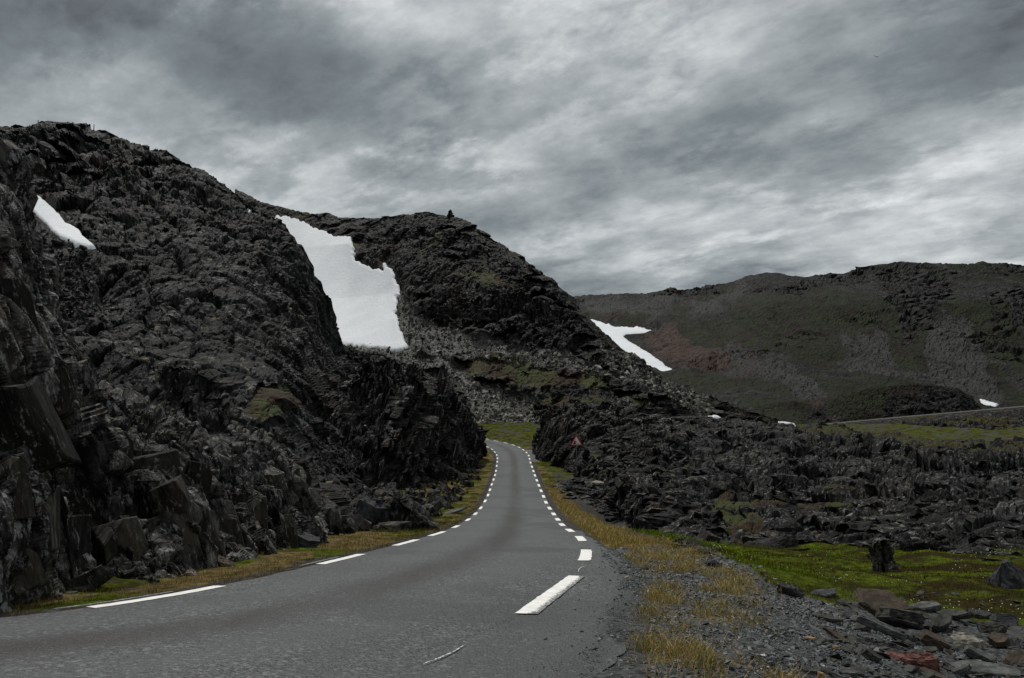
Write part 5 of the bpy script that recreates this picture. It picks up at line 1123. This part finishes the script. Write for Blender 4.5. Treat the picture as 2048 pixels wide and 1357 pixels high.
for z in (cz - 0.18 * side, cz + 0.12 * side):
    part('clamp', prism([(-.07, z - .02), (.07, z - .02), (.07, z + .02), (-.07, z + .02)], 0.0125, 0.11), M_steel, sg)
sg.rotation_euler = (0, 0, R(-3))
tag(sg, 'red triangular falling-rocks warning sign on a thin pole right of the road', 'road sign')

# ------------------------------------------------------------------ cairn, posts, bird
ci = np.argmin(np.abs(K2['PX'][0] - 900)); top_i = K2['V'].shape[0] - 13
cp = K2['V'][top_i, ci]; cn = empty('cairn'); cn.location = tuple(cp)
zz_ = -0.3
for k, (wd, hh_) in enumerate(((2.3, .7), (1.9, .6), (1.5, .5), (1.2, .45), (0.95, .45), (0.6, .4))):
    for q in range(3 if k < 3 else (2 if k < 5 else 1)):
        a = q * 2.1 + k
        o = block_obj('stone', (k * 3 + q) % 14, M_knob, cn, (math.cos(a) * wd * .27 * (k < 5), math.sin(a) * wd * .27 * (k < 5), zz_ + hh_ * .5), (0.2 * q, 0.15 * k, a), (wd * .75, wd * .75, hh_ * 1.25))
    zz_ += hh_ * 0.85
tag(cn, 'small stone cairn on the summit of the middle hill', 'cairn')
for (pxp, hpx, lab) in ((197, 11, 'thin marker post on the left hill crest, the taller one'), (88, 5, 'short marker post on the left hill crest nearer the left edge')):
    ci = np.argmin(np.abs(K3['PX'][0] - pxp)); p_ = K3['V'][-13, ci]; hgt = hpx * p_[1] / FPX
    bm = bmesh.new(); bmesh.ops.create_cone(bm, cap_ends=True, segments=8, radius1=0.09, radius2=0.06, depth=hgt + 0.6, matrix=Matrix.Translation((0, 0, (hgt - .6) / 2)))
    bmesh.ops.create_cone(bm, cap_ends=True, segments=8, radius1=0.10, radius2=0.02, depth=0.12, matrix=Matrix.Translation((0, 0, hgt + .05)))
    o = part('marker_post', bm, M_wood, None); o.location = tuple(p_); tag(o, lab, 'post')
bd = empty('bird'); bd.location = tuple(P(1752, 114, 150))
bm = bmesh.new(); bmesh.ops.create_uvsphere(bm, u_segments=12, v_segments=8, radius=1.0, matrix=Matrix.Diagonal((0.22, 0.07, 0.07, 1)))
for v in bm.verts:
    if v.co.x < -0.1: v.co.z *= 0.6; v.co.y *= (1.6 if v.co.x < -0.19 else 0.8); v.co.x -= 0.06
    if v.co.x > 0.17: v.co.x += 0.04
part('body', bm, M_bird, bd)
for s_ in (-1, 1):
    bm = bmesh.new(); pts = [(0.10, .05), (0.12, .28), (0.02, .58), (-0.06, .56), (-.05, .28), (-.09, .05)]
    a = [bm.verts.new((x, s_ * y, .03 + .10 * math.sin(y * 4) + .006)) for x, y in pts]; b = [bm.verts.new((x, s_ * y, .03 + .10 * math.sin(y * 4) - .006)) for x, y in pts]
    bm.faces.new(a); bm.faces.new(b[::-1])
    for k in range(6): bm.faces.new((a[k], b[k], b[(k + 1) % 6], a[(k + 1) % 6]))
    bmesh.ops.recalc_face_normals(bm, faces=bm.faces[:]); part('wing', bm, M_bird, bd)
bd.rotation_euler = (R(25), R(-12), R(60))
tag(bd, 'small dark bird gliding in the cloudy sky', 'bird')
# two last snow remnants on the low ground behind the outcrop
def snow_bit(poly, Y, label):
    n = 40; c = np.mean(poly, 0); V = []
    pts = np.array(poly, float); m_ = len(pts); per = np.array([pts[int(k * m_ / n)] * (1 - (k * m_ / n) % 1) + pts[(int(k * m_ / n) + 1) % m_] * ((k * m_ / n) % 1) for k in range(n)])
    out = P(per[:, 0], per[:, 1], Y); rings = []
    cw = P(c[0], c[1], Y)
    for f, up, bk_ in ((1.0, -0.5, 0.4), (1.0, 0, 0), (0.8, .03, -.1), (0.5, .05, -.15), (0.0, .06, -.2)):
        rings.append(cw + (out - cw) * f + np.array([0, (per[:, 1].max() - c[1]) * 0 + bk_, up]))
    V = np.array(rings); 
    for k in range(5): V[k][:, 1] += (V[k][:, 2] - cw[2]) * 2.0
    i = np.arange(5 * n).reshape(5, n); j = np.roll(i, -1, 1); F = np.stack([i[:-1], j[:-1], j[1:], i[1:]], -1).reshape(-1, 4)
    o = mesh_obj('snow_patch', V.reshape(-1, 3), F, M_snow, smooth=True); tag(o, label, 'snow patch')
snow_bit([(1417, 832), (1424, 833), (1428, 830), (1436, 831), (1442, 836), (1430, 836), (1420, 837)], 93, 'small white snow remnant above the outcrop, left of the thin sliver')
snow_bit([(1558, 843), (1572, 844), (1588, 847), (1580, 849), (1568, 848)], 88, 'thin white snow sliver where the far road begins')
